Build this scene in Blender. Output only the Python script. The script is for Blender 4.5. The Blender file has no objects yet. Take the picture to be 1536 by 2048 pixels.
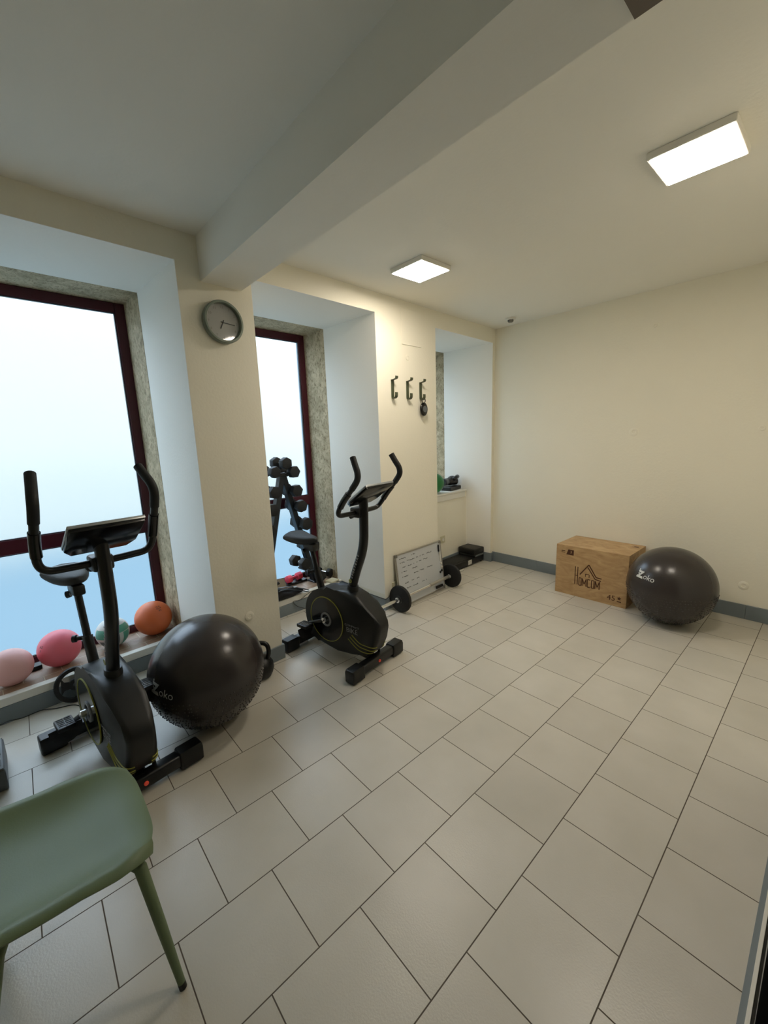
import bpy, bmesh, math, random
from mathutils import Vector, Matrix, Euler
random.seed(7)
C = bpy.context.scene.collection
PI = math.pi
R = math.radians

# ------------------------------------------------------------------ camera
cam = bpy.data.cameras.new('camera')
cam.sensor_fit = 'VERTICAL'; cam.sensor_height = 36.0
cam.lens = 818.5 / 2048 * 36.0
cam.clip_start = 0.02; cam.clip_end = 200
camo = bpy.data.objects.new('camera', cam); C.objects.link(camo)
camo.location = (1.959, -1.778, 1.624)
camo.rotation_euler = Euler((1.38745674, 0.0357662604, 0.839166341), 'XYZ')
sc = bpy.context.scene
sc.camera = camo
# ------------------------------------------------------------------ world, sun, exposure
sc.view_settings.view_transform = 'Standard'
sc.view_settings.look = 'None'
sc.view_settings.exposure = 0.0
sc.view_settings.gamma = 1.0
sc.view_settings.use_curve_mapping = False
PANEL_STRENGTH = 60.0
PANE_EMIT = (0.12, 0.235, 0.33)  # even bluish glow of the panes, standing in for scattered daylight
PANE_EMIT_STRENGTH = 1.0
SUN = 0.9
SKY = ((0.67, 0.825, 1.0), 6.0)
w = bpy.data.worlds.new('world'); sc.world = w; w.use_nodes = True
bg = w.node_tree.nodes['Background']
bg.inputs[0].default_value = (*SKY[0], 1); bg.inputs[1].default_value = SKY[1]
sun = bpy.data.lights.new('sun', 'SUN'); sun.energy = SUN; sun.angle = R(1.0); sun.color = (1.0, 0.75, 0.5)
suno = bpy.data.objects.new('sun', sun); C.objects.link(suno)
suno.location = (10, 0, 12)
suno.rotation_euler = Vector((-1.0, 0.25, -0.85)).to_track_quat('-Z', 'Y').to_euler()
sc.cycles.max_bounces = 12
sc.cycles.diffuse_bounces = 6
sc.cycles.transmission_bounces = 8
sc.cycles.use_denoising = True
sc.cycles.sample_clamp_indirect = 6.0
sc.cycles.caustics_refractive = True

# ------------------------------------------------------------------ materials
def lin(c):
    c = c / 255.0
    return c / 12.92 if c <= 0.04045 else ((c + 0.055) / 1.055) ** 2.4
def rgb(r, g, b): return (lin(r), lin(g), lin(b), 1.0)
def mat(name, col, rough=0.5, metal=0.0, bump=0.0, bscale=200.0, vary=0.0, vscale=6.0, coat=0.0, spec=0.5, emit=None, es=0.0):
    m = bpy.data.materials.new(name); m.use_nodes = True
    nt = m.node_tree; b = nt.nodes['Principled BSDF']
    b.inputs['Base Color'].default_value = col
    b.inputs['Roughness'].default_value = rough
    b.inputs['Metallic'].default_value = metal
    b.inputs['Specular IOR Level'].default_value = spec
    b.inputs['Coat Weight'].default_value = coat
    b.inputs['Coat Roughness'].default_value = 0.05
    tc = nt.nodes.new('ShaderNodeTexCoord')
    if vary > 0:
        n = nt.nodes.new('ShaderNodeTexNoise'); n.inputs['Scale'].default_value = vscale
        n.inputs['Detail'].default_value = 5
        nt.links.new(tc.outputs['Object'], n.inputs['Vector'])
        mx = nt.nodes.new('ShaderNodeMix'); mx.data_type = 'RGBA'
        mx.inputs[6].default_value = tuple(max(0, c * (1 - vary)) for c in col[:3]) + (1,)
        mx.inputs[7].default_value = tuple(min(1, c * (1 + vary)) for c in col[:3]) + (1,)
        nt.links.new(n.outputs['Fac'], mx.inputs[0]); nt.links.new(mx.outputs[2], b.inputs['Base Color'])
    if bump > 0:
        n2 = nt.nodes.new('ShaderNodeTexNoise'); n2.inputs['Scale'].default_value = bscale
        nt.links.new(tc.outputs['Object'], n2.inputs['Vector'])
        bp = nt.nodes.new('ShaderNodeBump'); bp.inputs['Strength'].default_value = bump; bp.inputs['Distance'].default_value = 0.01
        nt.links.new(n2.outputs['Fac'], bp.inputs['Height']); nt.links.new(bp.outputs[0], b.inputs['Normal'])
    if emit:
        b.inputs['Emission Color'].default_value = (*emit, 1); b.inputs['Emission Strength'].default_value = es
    return m

M = {}
M['wall'] = mat('wall_paint', rgb(238, 233, 216), 0.75, bump=0.10, bscale=60, vary=0.025, vscale=2.5)
M['ceil'] = mat('ceiling_paint', rgb(241, 238, 228), 0.8, bump=0.06, bscale=50, vary=0.02, vscale=2)
M['reveal'] = mat('reveal_windowlit', rgb(244, 240, 230), 0.7, bump=0.08, bscale=60)  # wall colour made paler and cooler to hold the window light
M['base'] = mat('baseboard_grey', rgb(118, 127, 132), 0.5, vary=0.06, vscale=5)
M['white'] = mat('white_plastic', rgb(225, 222, 212), 0.4)
M['frame'] = mat('burgundy_metal', rgb(72, 14, 32), 0.35, vary=0.05)
M['gasket'] = mat('dark_gasket', rgb(30, 18, 22), 0.5)
M['black'] = mat('black_plastic', rgb(15, 16, 16), 0.42, bump=0.05, bscale=400)
M['blackgloss'] = mat('black_gloss_plastic', rgb(12, 12, 13), 0.16)
M['blacksoft'] = mat('black_foam', rgb(20, 21, 21), 0.62, bump=0.15, bscale=300)
M['blackmetal'] = mat('black_painted_steel', rgb(15, 16, 17), 0.33)
M['rubber'] = mat('black_rubber', rgb(14, 14, 14), 0.65, bump=0.1, bscale=300)
M['rackmetal'] = mat('rack_steel', rgb(30, 36, 41), 0.4)
M['chrome'] = mat('chrome', (0.75, 0.75, 0.74, 1), 0.18, metal=1.0)
M['silver'] = mat('silver_plastic', rgb(190, 192, 195), 0.3, metal=0.6)
M['yellow'] = mat('yellow_decal', rgb(158, 155, 62), 0.5)
M['decal'] = mat('grey_decal', rgb(190, 190, 192), 0.5)
M['decaldim'] = mat('dim_decal', rgb(138, 140, 142), 0.5)
M['redlamp'] = mat('red_indicator', rgb(200, 60, 45), 0.25, emit=(1.0, 0.12, 0.06), es=0.12)
M['ball'] = mat('anthracite_vinyl', rgb(54, 49, 48), 0.26, bump=0.03, bscale=90)
M['logo'] = mat('logo_white', rgb(205, 205, 202), 0.5)
M['chair'] = mat('sage_green_plastic', rgb(102, 118, 86), 0.5, bump=0.04, bscale=250)
M['hook'] = mat('olive_metal', rgb(74, 80, 58), 0.45)
M['clockrim'] = mat('sage_clock_rim', rgb(122, 132, 120), 0.35)
M['clockface'] = mat('clock_face', rgb(150, 150, 146), 0.5, coat=1.0)
M['ink'] = mat('dark_ink', rgb(55, 57, 60), 0.5)
M['board'] = mat('whiteboard_enamel', rgb(196, 200, 203), 0.22)
M['alu'] = mat('aluminium', rgb(175, 172, 165), 0.35, metal=0.7)
M['corner'] = mat('grey_corner_plastic', rgb(120, 118, 110), 0.5)
M['woodprint'] = mat('burnt_print', rgb(72, 38, 18), 0.7)
M['pink'] = mat('pink_rubber', rgb(232, 110, 125), 0.45, vary=0.03)
M['lightpink'] = mat('pale_pink_rubber', rgb(226, 172, 166), 0.5, bump=0.05, bscale=200)
M['orange'] = mat('orange_rubber', rgb(226, 112, 62), 0.45)
M['green'] = mat('green_rubber', rgb(20, 110, 52), 0.35)
M['teal'] = mat('green_panel', rgb(90, 170, 145), 0.4)
M['vball'] = mat('white_leather', rgb(215, 215, 208), 0.45, bump=0.05, bscale=200)
M['pinkdumb'] = mat('neoprene_pink', rgb(232, 70, 92), 0.5)
M['greybox'] = mat('grey_box_plastic', rgb(96, 100, 102), 0.5)
M['leather'] = mat('black_leather', rgb(26, 26, 28), 0.3, bump=0.2, bscale=90)
M['beige'] = mat('beige_plastic', rgb(205, 200, 172), 0.5)
M['brown'] = mat('brown_matte', rgb(120, 108, 96), 0.7)
M['darkdoor'] = mat('dark_door_glass', rgb(30, 31, 34), 0.15)
M['khaki'] = mat('khaki_card', rgb(120, 105, 82), 0.7, vary=0.15, vscale=20)
M['fabric'] = mat('black_fabric', rgb(20, 20, 22), 0.85, bump=0.3, bscale=150)
M['outground'] = mat('street_asphalt', rgb(48, 52, 56), 0.9, vary=0.1, vscale=1)
M['facade'] = mat('opposite_facade', rgb(160, 142, 114), 0.9, vary=0.04, vscale=0.8)

def stone_mat():
    m = mat('travertine', rgb(150, 138, 112), 0.8); nt = m.node_tree; b = nt.nodes['Principled BSDF']
    tc = nt.nodes.new('ShaderNodeTexCoord')
    n = nt.nodes.new('ShaderNodeTexNoise'); n.inputs['Scale'].default_value = 9; n.inputs['Detail'].default_value = 8; n.inputs['Distortion'].default_value = 1.2
    v = nt.nodes.new('ShaderNodeTexNoise'); v.inputs['Scale'].default_value = 70; v.inputs['Detail'].default_value = 3; v.inputs['Distortion'].default_value = 0.8
    mp = nt.nodes.new('ShaderNodeMapping'); mp.inputs['Scale'].default_value = (1, 1, 0.55)
    nt.links.new(tc.outputs['Object'], mp.inputs[0])
    nt.links.new(tc.outputs['Object'], n.inputs['Vector']); nt.links.new(mp.outputs[0], v.inputs['Vector'])
    cr = nt.nodes.new('ShaderNodeValToRGB'); e = cr.color_ramp.elements
    e[0].position = 0.33; e[0].color = rgb(164, 148, 116); e[1].position = 0.68; e[1].color = rgb(206, 188, 154)
    cr2 = nt.nodes.new('ShaderNodeValToRGB'); e = cr2.color_ramp.elements
    e[0].position = 0.36; e[0].color = rgb(140, 120, 92); e[1].position = 0.48; e[1].color = (1, 1, 1, 1)
    nt.links.new(n.outputs['Fac'], cr.inputs[0]); nt.links.new(v.outputs['Fac'], cr2.inputs[0])
    mx = nt.nodes.new('ShaderNodeMix'); mx.data_type = 'RGBA'; mx.blend_type = 'MULTIPLY'; mx.inputs[0].default_value = 0.6
    nt.links.new(cr.outputs[0], mx.inputs[6]); nt.links.new(cr2.outputs[0], mx.inputs[7]); nt.links.new(mx.outputs[2], b.inputs['Base Color'])
    bp = nt.nodes.new('ShaderNodeBump'); bp.inputs['Strength'].default_value = 0.5; bp.inputs['Distance'].default_value = 0.004
    nt.links.new(v.outputs['Fac'], bp.inputs['Height']); nt.links.new(bp.outputs[0], b.inputs['Normal'])
    return m
M['stone'] = stone_mat()

def tile_mat(name, c1, c2, mortar, bw, rh, shift, ms, rough=0.33, off=0.5):
    m = mat(name, c1, rough); nt = m.node_tree; b = nt.nodes['Principled BSDF']
    tc = nt.nodes.new('ShaderNodeTexCoord')
    sp = nt.nodes.new('ShaderNodeSeparateXYZ'); cb = nt.nodes.new('ShaderNodeCombineXYZ')
    nt.links.new(tc.outputs['Object'], sp.inputs[0])
    ax = nt.nodes.new('ShaderNodeMath'); ax.operation = 'ADD'; ax.inputs[1].default_value = shift[0] + bw * 40
    ay = nt.nodes.new('ShaderNodeMath'); ay.operation = 'ADD'; ay.inputs[1].default_value = shift[1] + rh * 40
    nt.links.new(sp.outputs['Y'], ax.inputs[0]); nt.links.new(sp.outputs['X'], ay.inputs[0])
    nt.links.new(ax.outputs[0], cb.inputs['X']); nt.links.new(ay.outputs[0], cb.inputs['Y'])
    br = nt.nodes.new('ShaderNodeTexBrick'); br.offset = off; br.offset_frequency = 2
    br.inputs['Scale'].default_value = 1.0; br.inputs['Brick Width'].default_value = bw; br.inputs['Row Height'].default_value = rh
    br.inputs['Mortar Size'].default_value = ms; br.inputs['Mortar Smooth'].default_value = 0.3
    br.inputs['Color1'].default_value = c1; br.inputs['Color2'].default_value = c2; br.inputs['Mortar'].default_value = mortar
    nt.links.new(cb.outputs[0], br.inputs['Vector'])
    n = nt.nodes.new('ShaderNodeTexNoise'); n.inputs['Scale'].default_value = 3.0; n.inputs['Detail'].default_value = 6
    nt.links.new(tc.outputs['Object'], n.inputs['Vector'])
    cr = nt.nodes.new('ShaderNodeValToRGB'); e = cr.color_ramp.elements
    e[0].position = 0.3; e[0].color = (0.88, 0.88, 0.86, 1); e[1].position = 0.75; e[1].color = (1, 1, 1, 1)
    nt.links.new(n.outputs['Fac'], cr.inputs[0])
    mx = nt.nodes.new('ShaderNodeMix'); mx.data_type = 'RGBA'; mx.blend_type = 'MULTIPLY'; mx.inputs[0].default_value = 1.0
    nt.links.new(br.outputs['Color'], mx.inputs[6]); nt.links.new(cr.outputs[0], mx.inputs[7])
    nt.links.new(mx.outputs[2], b.inputs['Base Color'])
    mr = nt.nodes.new('ShaderNodeMapRange'); mr.inputs[3].default_value = rough; mr.inputs[4].default_value = 0.8
    nt.links.new(br.outputs['Fac'], mr.inputs[0]); nt.links.new(mr.outputs[0], b.inputs['Roughness'])
    fine = nt.nodes.new('ShaderNodeTexNoise'); fine.inputs['Scale'].default_value = 160
    nt.links.new(tc.outputs['Object'], fine.inputs['Vector'])
    bp = nt.nodes.new('ShaderNodeBump'); bp.inputs['Strength'].default_value = 0.12; bp.inputs['Distance'].default_value = 0.004
    nt.links.new(fine.outputs['Fac'], bp.inputs['Height'])
    bp2 = nt.nodes.new('ShaderNodeBump'); bp2.invert = True; bp2.inputs['Strength'].default_value = 0.6; bp2.inputs['Distance'].default_value = 0.003
    nt.links.new(br.outputs['Fac'], bp2.inputs['Height']); nt.links.new(bp.outputs[0], bp2.inputs['Normal'])
    nt.links.new(bp2.outputs[0], b.inputs['Normal'])
    return m
M['floor'] = tile_mat('floor_tiles', rgb(208, 202, 190), rgb(200, 194, 182), rgb(92, 82, 70), 0.336, 0.333, (-0.236, 0.0), 0.0022)
M['ledge'] = tile_mat('ledge_tiles', rgb(160, 132, 108), rgb(150, 124, 102), rgb(200, 190, 170), 0.20, 0.11, (0, 0), 0.003, 0.45)

def wood_mat():
    m = mat('birch_plywood', rgb(190, 145, 90), 0.6); nt = m.node_tree; b = nt.nodes['Principled BSDF']
    tc = nt.nodes.new('ShaderNodeTexCoord'); mp = nt.nodes.new('ShaderNodeMapping'); mp.inputs['Scale'].default_value = (2.0, 3, 6.0)
    n = nt.nodes.new('ShaderNodeTexNoise'); n.inputs['Scale'].default_value = 2.2; n.inputs['Detail'].default_value = 7; n.inputs['Distortion'].default_value = 2.5
    nt.links.new(tc.outputs['Object'], mp.inputs[0]); nt.links.new(mp.outputs[0], n.inputs['Vector'])
    cr = nt.nodes.new('ShaderNodeValToRGB'); e = cr.color_ramp.elements
    e[0].position = 0.3; e[0].color = rgb(168, 134, 92); e[1].position = 0.7; e[1].color = rgb(196, 164, 120)
    nt.links.new(n.outputs['Fac'], cr.inputs[0]); nt.links.new(cr.outputs[0], b.inputs['Base Color'])
    return m
M['wood'] = wood_mat()

def pane_mat():
    m = bpy.data.materials.new('glowing_frosted_glass'); m.use_nodes = True; nt = m.node_tree
    nt.nodes.remove(nt.nodes['Principled BSDF']); out = nt.nodes['Material Output']
    rf = nt.nodes.new('ShaderNodeBsdfRefraction'); rf.inputs['Roughness'].default_value = 0.34; rf.inputs['IOR'].default_value = 1.35
    rf.inputs['Color'].default_value = (0.95, 0.95, 0.95, 1)
    em = nt.nodes.new('ShaderNodeEmission'); em.inputs[0].default_value = (*PANE_EMIT, 1); em.inputs[1].default_value = PANE_EMIT_STRENGTH  # glow added to the glass itself to carry daylight into the room
    ad = nt.nodes.new('ShaderNodeAddShader')
    nt.links.new(rf.outputs[0], ad.inputs[0]); nt.links.new(em.outputs[0], ad.inputs[1]); nt.links.new(ad.outputs[0], out.inputs[0])
    return m
M['pane'] = pane_mat()
def lamp_mat():
    m = bpy.data.materials.new('lit_diffuser'); m.use_nodes = True; nt = m.node_tree
    nt.nodes.remove(nt.nodes['Principled BSDF']); out = nt.nodes['Material Output']
    em = nt.nodes.new('ShaderNodeEmission'); em.inputs[0].default_value = (1.0, 0.90, 0.76, 1); em.inputs[1].default_value = PANEL_STRENGTH
    nt.links.new(em.outputs[0], out.inputs[0]); return m
M['lamp'] = lamp_mat()

# ------------------------------------------------------------------ mesh helpers
def nb(): return bmesh.new()
def box(bm, x0, x1, y0, y1, z0, z1, mtx=None):
    vs = [bm.verts.new(v) for v in ((x0,y0,z0),(x1,y0,z0),(x1,y1,z0),(x0,y1,z0),(x0,y0,z1),(x1,y0,z1),(x1,y1,z1),(x0,y1,z1))]
    for f in ((3,2,1,0),(4,5,6,7),(0,1,5,4),(1,2,6,5),(2,3,7,6),(3,0,4,7)): bm.faces.new([vs[i] for i in f])
    if mtx is not None: bmesh.ops.transform(bm, matrix=mtx, verts=vs)
    return vs
def bbox(bm, x0, x1, y0, y1, z0, z1, bev=0.004, seg=2, mtx=None):
    t = nb(); box(t, x0, x1, y0, y1, z0, z1)
    bmesh.ops.bevel(t, geom=t.edges[:], offset=bev, segments=seg, profile=0.5, affect='EDGES')
    if mtx is not None: bmesh.ops.transform(t, matrix=mtx, verts=t.verts[:])
    merge(bm, t)
def merge(bm, t):
    me = bpy.data.meshes.new('tmp'); t.to_mesh(me); t.free(); bm.from_mesh(me); bpy.data.meshes.remove(me)
def frames(pts):
    pts = [Vector(p) for p in pts]; n = len(pts); T = []
    for i in range(n):
        a = pts[max(0, i-1)]; b = pts[min(n-1, i+1)]; T.append((b-a).normalized())
    up = Vector((0,0,1)) if abs(T[0].z) < 0.9 else Vector((1,0,0))
    N = [(up - T[0]*up.dot(T[0])).normalized()]
    for i in range(1, n):
        v = N[-1] - T[i]*N[-1].dot(T[i]); N.append(v.normalized())
    return pts, T, N
def tube(bm, pts, r, seg=12, cap=True, flat=None):
    """r: number or list. flat=(a,b) scales along N / B"""
    pts, T, N = frames(pts); rs = r if isinstance(r, (list, tuple)) else [r]*len(pts)
    fa, fb = flat or (1, 1); rings = []
    for p, t, n, rr in zip(pts, T, N, rs):
        b = t.cross(n)
        rings.append([bm.verts.new(p + n*math.cos(2*PI*k/seg)*rr*fa + b*math.sin(2*PI*k/seg)*rr*fb) for k in range(seg)])
    for i in range(len(rings)-1):
        for k in range(seg):
            bm.faces.new((rings[i][k], rings[i][(k+1)%seg], rings[i+1][(k+1)%seg], rings[i+1][k]))
    if cap:
        bm.faces.new(list(reversed(rings[0]))); bm.faces.new(rings[-1])
def spline(ctrl, n=8):
    P = [Vector(c) for c in ctrl]; P = [P[0]*2-P[1]] + P + [P[-1]*2-P[-2]]; out = []
    for i in range(1, len(P)-2):
        for k in range(n):
            t = k/n; a, b, c, d = P[i-1], P[i], P[i+1], P[i+2]
            out.append(0.5*((2*b)+(-a+c)*t+(2*a-5*b+4*c-d)*t*t+(-a+3*b-3*c+d)*t**3))
    out.append(P[-2]); return out
def lathe(bm, prof, seg=32, mtx=None, closed=False):
    """prof: list of (r, z), axis Z"""
    rings = []; new = []
    for r, z in prof:
        if r < 1e-6:
            v = bm.verts.new((0, 0, z)); rings.append([v]); new.append(v)
        else:
            ring = [bm.verts.new((r*math.cos(2*PI*k/seg), r*math.sin(2*PI*k/seg), z)) for k in range(seg)]
            rings.append(ring); new += ring
    pairs = list(zip(rings, rings[1:])) + ([(rings[-1], rings[0])] if closed else [])
    for a, b in pairs:
        for k in range(seg):
            k2 = (k+1) % seg
            if len(a) == 1 and len(b) == 1: continue
            if len(a) == 1: bm.faces.new((a[0], b[k2], b[k]))
            elif len(b) == 1: bm.faces.new((a[k], a[k2], b[0]))
            else: bm.faces.new((a[k], a[k2], b[k2], b[k]))
    if mtx is not None: bmesh.ops.transform(bm, matrix=mtx, verts=new)
    return new
def prism(bm, poly, y0, y1, bev=0.0, seg=3):
    """poly in (x,z), extruded along y"""
    t = nb()
    a = [t.verts.new((x, y0, z)) for x, z in poly]; b = [t.verts.new((x, y1, z)) for x, z in poly]
    n = len(poly)
    f0 = t.faces.new(a); f1 = t.faces.new(list(reversed(b)))
    for i in range(n): t.faces.new((a[i], b[i], b[(i+1)%n], a[(i+1)%n]))
    if bev > 0:
        es = list(f0.edges) + list(f1.edges)
        bmesh.ops.bevel(t, geom=es, offset=bev, segments=seg, profile=0.5, affect='EDGES')
    merge(bm, t)
def rot_to(d):  # matrix taking +Z to direction d
    return Vector((0,0,1)).rotation_difference(Vector(d).normalized()).to_matrix().to_4x4()
def TR(loc=(0,0,0), rz=0, rx=0, ry=0):
    return Matrix.Translation(Vector(loc)) @ Euler((rx, ry, rz), 'XYZ').to_matrix().to_4x4()
def fine(t, L=0.008):
    bmesh.ops.triangulate(t, faces=t.faces[:])
    for _ in range(5):
        es = [e for e in t.edges if e.calc_length() > L]
        if not es: break
        bmesh.ops.subdivide_edges(t, edges=es, cuts=1, use_grid_fill=True)
        bmesh.ops.triangulate(t, faces=t.faces[:])
def text_bm(bm, s, size, mtx, extrude=0.0004, sx=1.0, fn=None, spacing=1.0):
    cu = bpy.data.curves.new('t', 'FONT'); cu.body = s; cu.size = size; cu.extrude = extrude
    cu.align_x = 'CENTER'; cu.align_y = 'CENTER'; cu.space_character = spacing; cu.resolution_u = 3
    o = bpy.data.objects.new('t', cu); C.objects.link(o)
    dg = bpy.context.evaluated_depsgraph_get(); me = bpy.data.meshes.new_from_object(o.evaluated_get(dg))
    t = nb(); t.from_mesh(me); bpy.data.objects.remove(o); bpy.data.curves.remove(cu); bpy.data.meshes.remove(me)
    for v in t.verts: v.co.x *= sx
    if fn:
        fine(t)
        for v in t.verts: v.co = fn(v.co)
    if mtx is not None: bmesh.ops.transform(t, matrix=mtx, verts=t.verts[:])
    merge(bm, t)

def obj(name, bm, m, parent=None, smooth=False, mtx=None, normals=True):
    if normals: bmesh.ops.recalc_face_normals(bm, faces=bm.faces[:])
    me = bpy.data.meshes.new(name); bm.to_mesh(me); bm.free()
    ms = m if isinstance(m, (list, tuple)) else [m]
    for k in ms: me.materials.append(M[k] if isinstance(k, str) else k)
    if smooth:
        me.polygons.foreach_set('use_smooth', [True]*len(me.polygons))
        try: me.set_sharp_from_angle(angle=R(smooth if smooth is not True else 40))
        except Exception: pass
    me.update()
    o = bpy.data.objects.new(name, me); C.objects.link(o)
    if parent is not None: o.parent = parent
    if mtx is not None: o.matrix_local = mtx
    return o
def tag(o, label, cat, group=None):
    o['label'] = label; o['category'] = cat
    if group: o['group'] = group
    return o
def thing(name, label, cat, mtx=None, group=None):
    o = bpy.data.objects.new(name, None); C.objects.link(o); o.empty_display_size = 0.1
    if mtx is not None: o.matrix_world = mtx
    return tag(o, label, cat, group)
def struct(name, bm, m, parent=None, smooth=False, mtx=None):
    o = obj(name, bm, m, parent, smooth, mtx)
    if parent is None: o['kind'] = 'structure'
    return o
def dup(root, mtx, label=None, group=None):
    r = root.copy(); C.objects.link(r); r.matrix_world = mtx
    if label: r['label'] = label
    if group: r['group'] = group
    for ch in list(root.children):
        c = ch.copy(); C.objects.link(c); c.parent = r; c.matrix_local = ch.matrix_local.copy()
        for g in list(ch.children):
            d = g.copy(); C.objects.link(d); d.parent = c; d.matrix_local = g.matrix_local.copy()
    return r

# ------------------------------------------------------------------ frames of reference
H = 2.80; YB = 2.61
TH = math.atan(0.067)
MW = Matrix.Translation((-0.745, 0, 0)) @ Matrix.Rotation(TH, 4, 'Z')    # window wall: x = into the room, y = along the wall
def WW(d, s, z): return MW @ Vector((d, s, z))

# ================================================================== STRUCTURE
b = nb(); box(b, -2.1, 4.0, -4.6, 2.75, -0.12, 0)
struct('floor', b, 'floor')
b = nb(); box(b, -1.9, 4.0, -4.6, 2.75, H, H+0.15)
struct('ceiling', b, 'ceil')
NICHES = [(-2.35, -0.945, 0.155, -0.64), (-0.485, 0.635, 0.155, -0.64), (1.46, 2.56, 0.942, -0.36)]
TOPZ = 2.645; DP = -0.70; DS = -1.02
# left wall: piers, lintels, parapets under the windows
b = nb()
box(b, -1.15, 0, -4.6, -2.35, 0, H); 
for s0, s1 in ((-0.945, -0.485), (0.635, 1.46), (2.56, 2.9)):
    box(b, DP, 0, s0, s1, 0, H); box(b, -1.15, DP, s0+0.1, s1-0.1, 0, H)
for s0, s1, zs, du in NICHES:
    box(b, DP, 0, s0, s1, TOPZ, H); box(b, -1.15, DP, s0-0.1, s1+0.1, TOPZ+0.1, H)
    box(b, -1.15, du, s0, s1, 0, zs-0.05)
struct('wall_left', b, 'wall', mtx=MW)
# reveal skins (paler, cooler wall colour with the window light put into it)
b = nb()
for s0, s1, zs, du in NICHES:
    box(b, DP, -0.0005, s1-0.002, s1+0.001, zs if zs < 0.5 else 0, TOPZ)
    box(b, DP, -0.0005, s0-0.001, s0+0.002, zs if zs < 0.5 else 0, TOPZ)
    box(b, DP, -0.0005, s0, s1, TOPZ-0.002, TOPZ+0.001)
struct('trim_2', b, 'reveal', mtx=MW)
b = nb(); box(b, -1.6, 4.0, YB, YB+0.14, 0, H)
struct('wall_back', b, 'wall')
b = nb()
box(b, 2.02, 2.16, -0.62, YB, 0, H)
box(b, 2.02, 2.16, -2.9, -0.62, 2.15, H)
box(b, 2.02, 2.16, -4.6, -2.9, 0, H)
box(b, 3.6, 3.74, -4.6, YB, 0, H)
struct('wall_right', b, 'wall')
b = nb(); box(b, -1.0, 4.0, -4.74, -4.6, 0, H)
struct('wall_rear', b, 'wall')
# beam and the brown strip under it
b = nb(); box(b, -0.80, 3.6, -0.81, -0.555, 2.558, H)
struct('trim_1', b, 'ceil')
b = nb(); box(b, 1.52, 2.02, -0.808, -0.557, 2.553, 2.5585)
struct('trim_3', b, 'brown')
# baseboards
b = nb(); BH = 0.112; bt = 0.013
for s0, s1 in ((-4.6, -2.35), (-0.945, -0.485), (0.635, 1.46), (2.56, 2.62)): 
    bbox(b, 0, bt, s0-bt, s1+(bt if s1 < 2.6 else 0), 0, BH, 0.002, 1)
for s0, s1, zs, du in NICHES:
    bbox(b, du, du+bt, s0, s1, 0, min(BH, zs-0.05), 0.002, 1)
    bbox(b, du, 0.002, s0, s0+bt, 0, BH, 0.002, 1); bbox(b, du, 0.002, s1-bt, s1, 0, BH, 0.002, 1)
struct('baseboard_left', b, 'base', mtx=MW)
b = nb(); 
x = -0.93
while x < 2.02:
    x1 = min(x+0.62, 2.02); bbox(b, x+0.0006, x1-0.0006, YB-bt, YB, 0, 0.122, 0.0015, 1); x = x1
struct('baseboard_back', b, 'base')
# window reveals in travertine, frames, panes, ledges
win_trims = 4
for i, (s0, s1, zs, du) in enumerate(NICHES):
    zb = zs if i == 2 else 0.14
    b = nb()
    bbox(b, -1.12, DP-0.001, s1-0.004, s1+0.1, zb-0.02, TOPZ+0.004, 0.003, 1)
    bbox(b, -1.12, DP-0.001, s0-0.1, s0+0.004, zb-0.02, TOPZ+0.004, 0.003, 1)
    bbox(b, -1.12, DP-0.001, s0-0.1, s1+0.1, TOPZ-0.002, TOPZ+0.1, 0.003, 1)
    struct('trim_%d' % (4+i), b, 'stone', mtx=MW)
    # frame
    win = thing('window_%d' % (i+1), '', ''); del win['label']; del win['category']; win['kind'] = 'structure'; win.matrix_world = MW
    b = nb(); fw = 0.066; d0, d1 = -1.075, DS
    a0, a1, z0, z1 = s0+0.003, s1-0.003, zb, TOPZ-0.004
    bbox(b, d0, d1, a1-fw, a1, z0, z1, 0.003, 1); bbox(b, d0, d1, a0, a0+fw, z0, z1, 0.003, 1)
    bbox(b, d0, d1, a0+fw, a1-fw, z1-fw, z1, 0.003, 1); bbox(b, d0, d1, a0+fw, a1-fw, z0, z0+fw-0.005, 0.003, 1)
    if i < 2: bbox(b, d0, d1, a0+fw, a1-fw, 0.940, 1.038, 0.003, 1)
    obj('window_frame', b, 'frame', win)
    cells = [(0.205, 0.940), (1.038, z1-fw)] if i < 2 else [(z0+fw-0.005, z1-fw)]
    for c0, c1 in cells:
        b = nb(); g = 0.006
        for q in ((a0+fw, a0+fw+g, c0, c1), (a1-fw-g, a1-fw, c0, c1), (a0+fw, a1-fw, c0, c0+g), (a0+fw, a1-fw, c1-g, c1)):
            box(b, -1.052, -1.028, q[0], q[1], q[2], q[3])
        obj('gasket', b, 'gasket', win)
        b = nb(); box(b, -1.050, -1.044, a0+fw+0.001, a1-fw-0.001, c0+0.001, c1-0.001)
        obj('window_pane', b, 'pane', win)
    # ledge / sill
    if i < 2:
        b = nb(); box(b, DS-0.06, -0.685, s0, s1, zs-0.05, zs-0.003)
        struct('trim_%d' % (7+i), b, 'ledge', mtx=MW)
        b = nb(); bbox(b, -0.688, -0.632, s0, s1, 0.106, zs+0.004, 0.004, 2)
        struct('trim_%d' % (9+i), b, 'white', mtx=MW)
    else:
        b = nb(); bbox(b, DS-0.06, -0.335, s0, 2.535, zs-0.05, zs-0.028, 0.003, 1)
        bbox(b, -0.36, -0.345, s0, 2.51, zs-0.12, zs-0.05, 0.002, 1)
        struct('window_sill', b, 'white', mtx=MW)
SILL3 = 0.914
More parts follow.
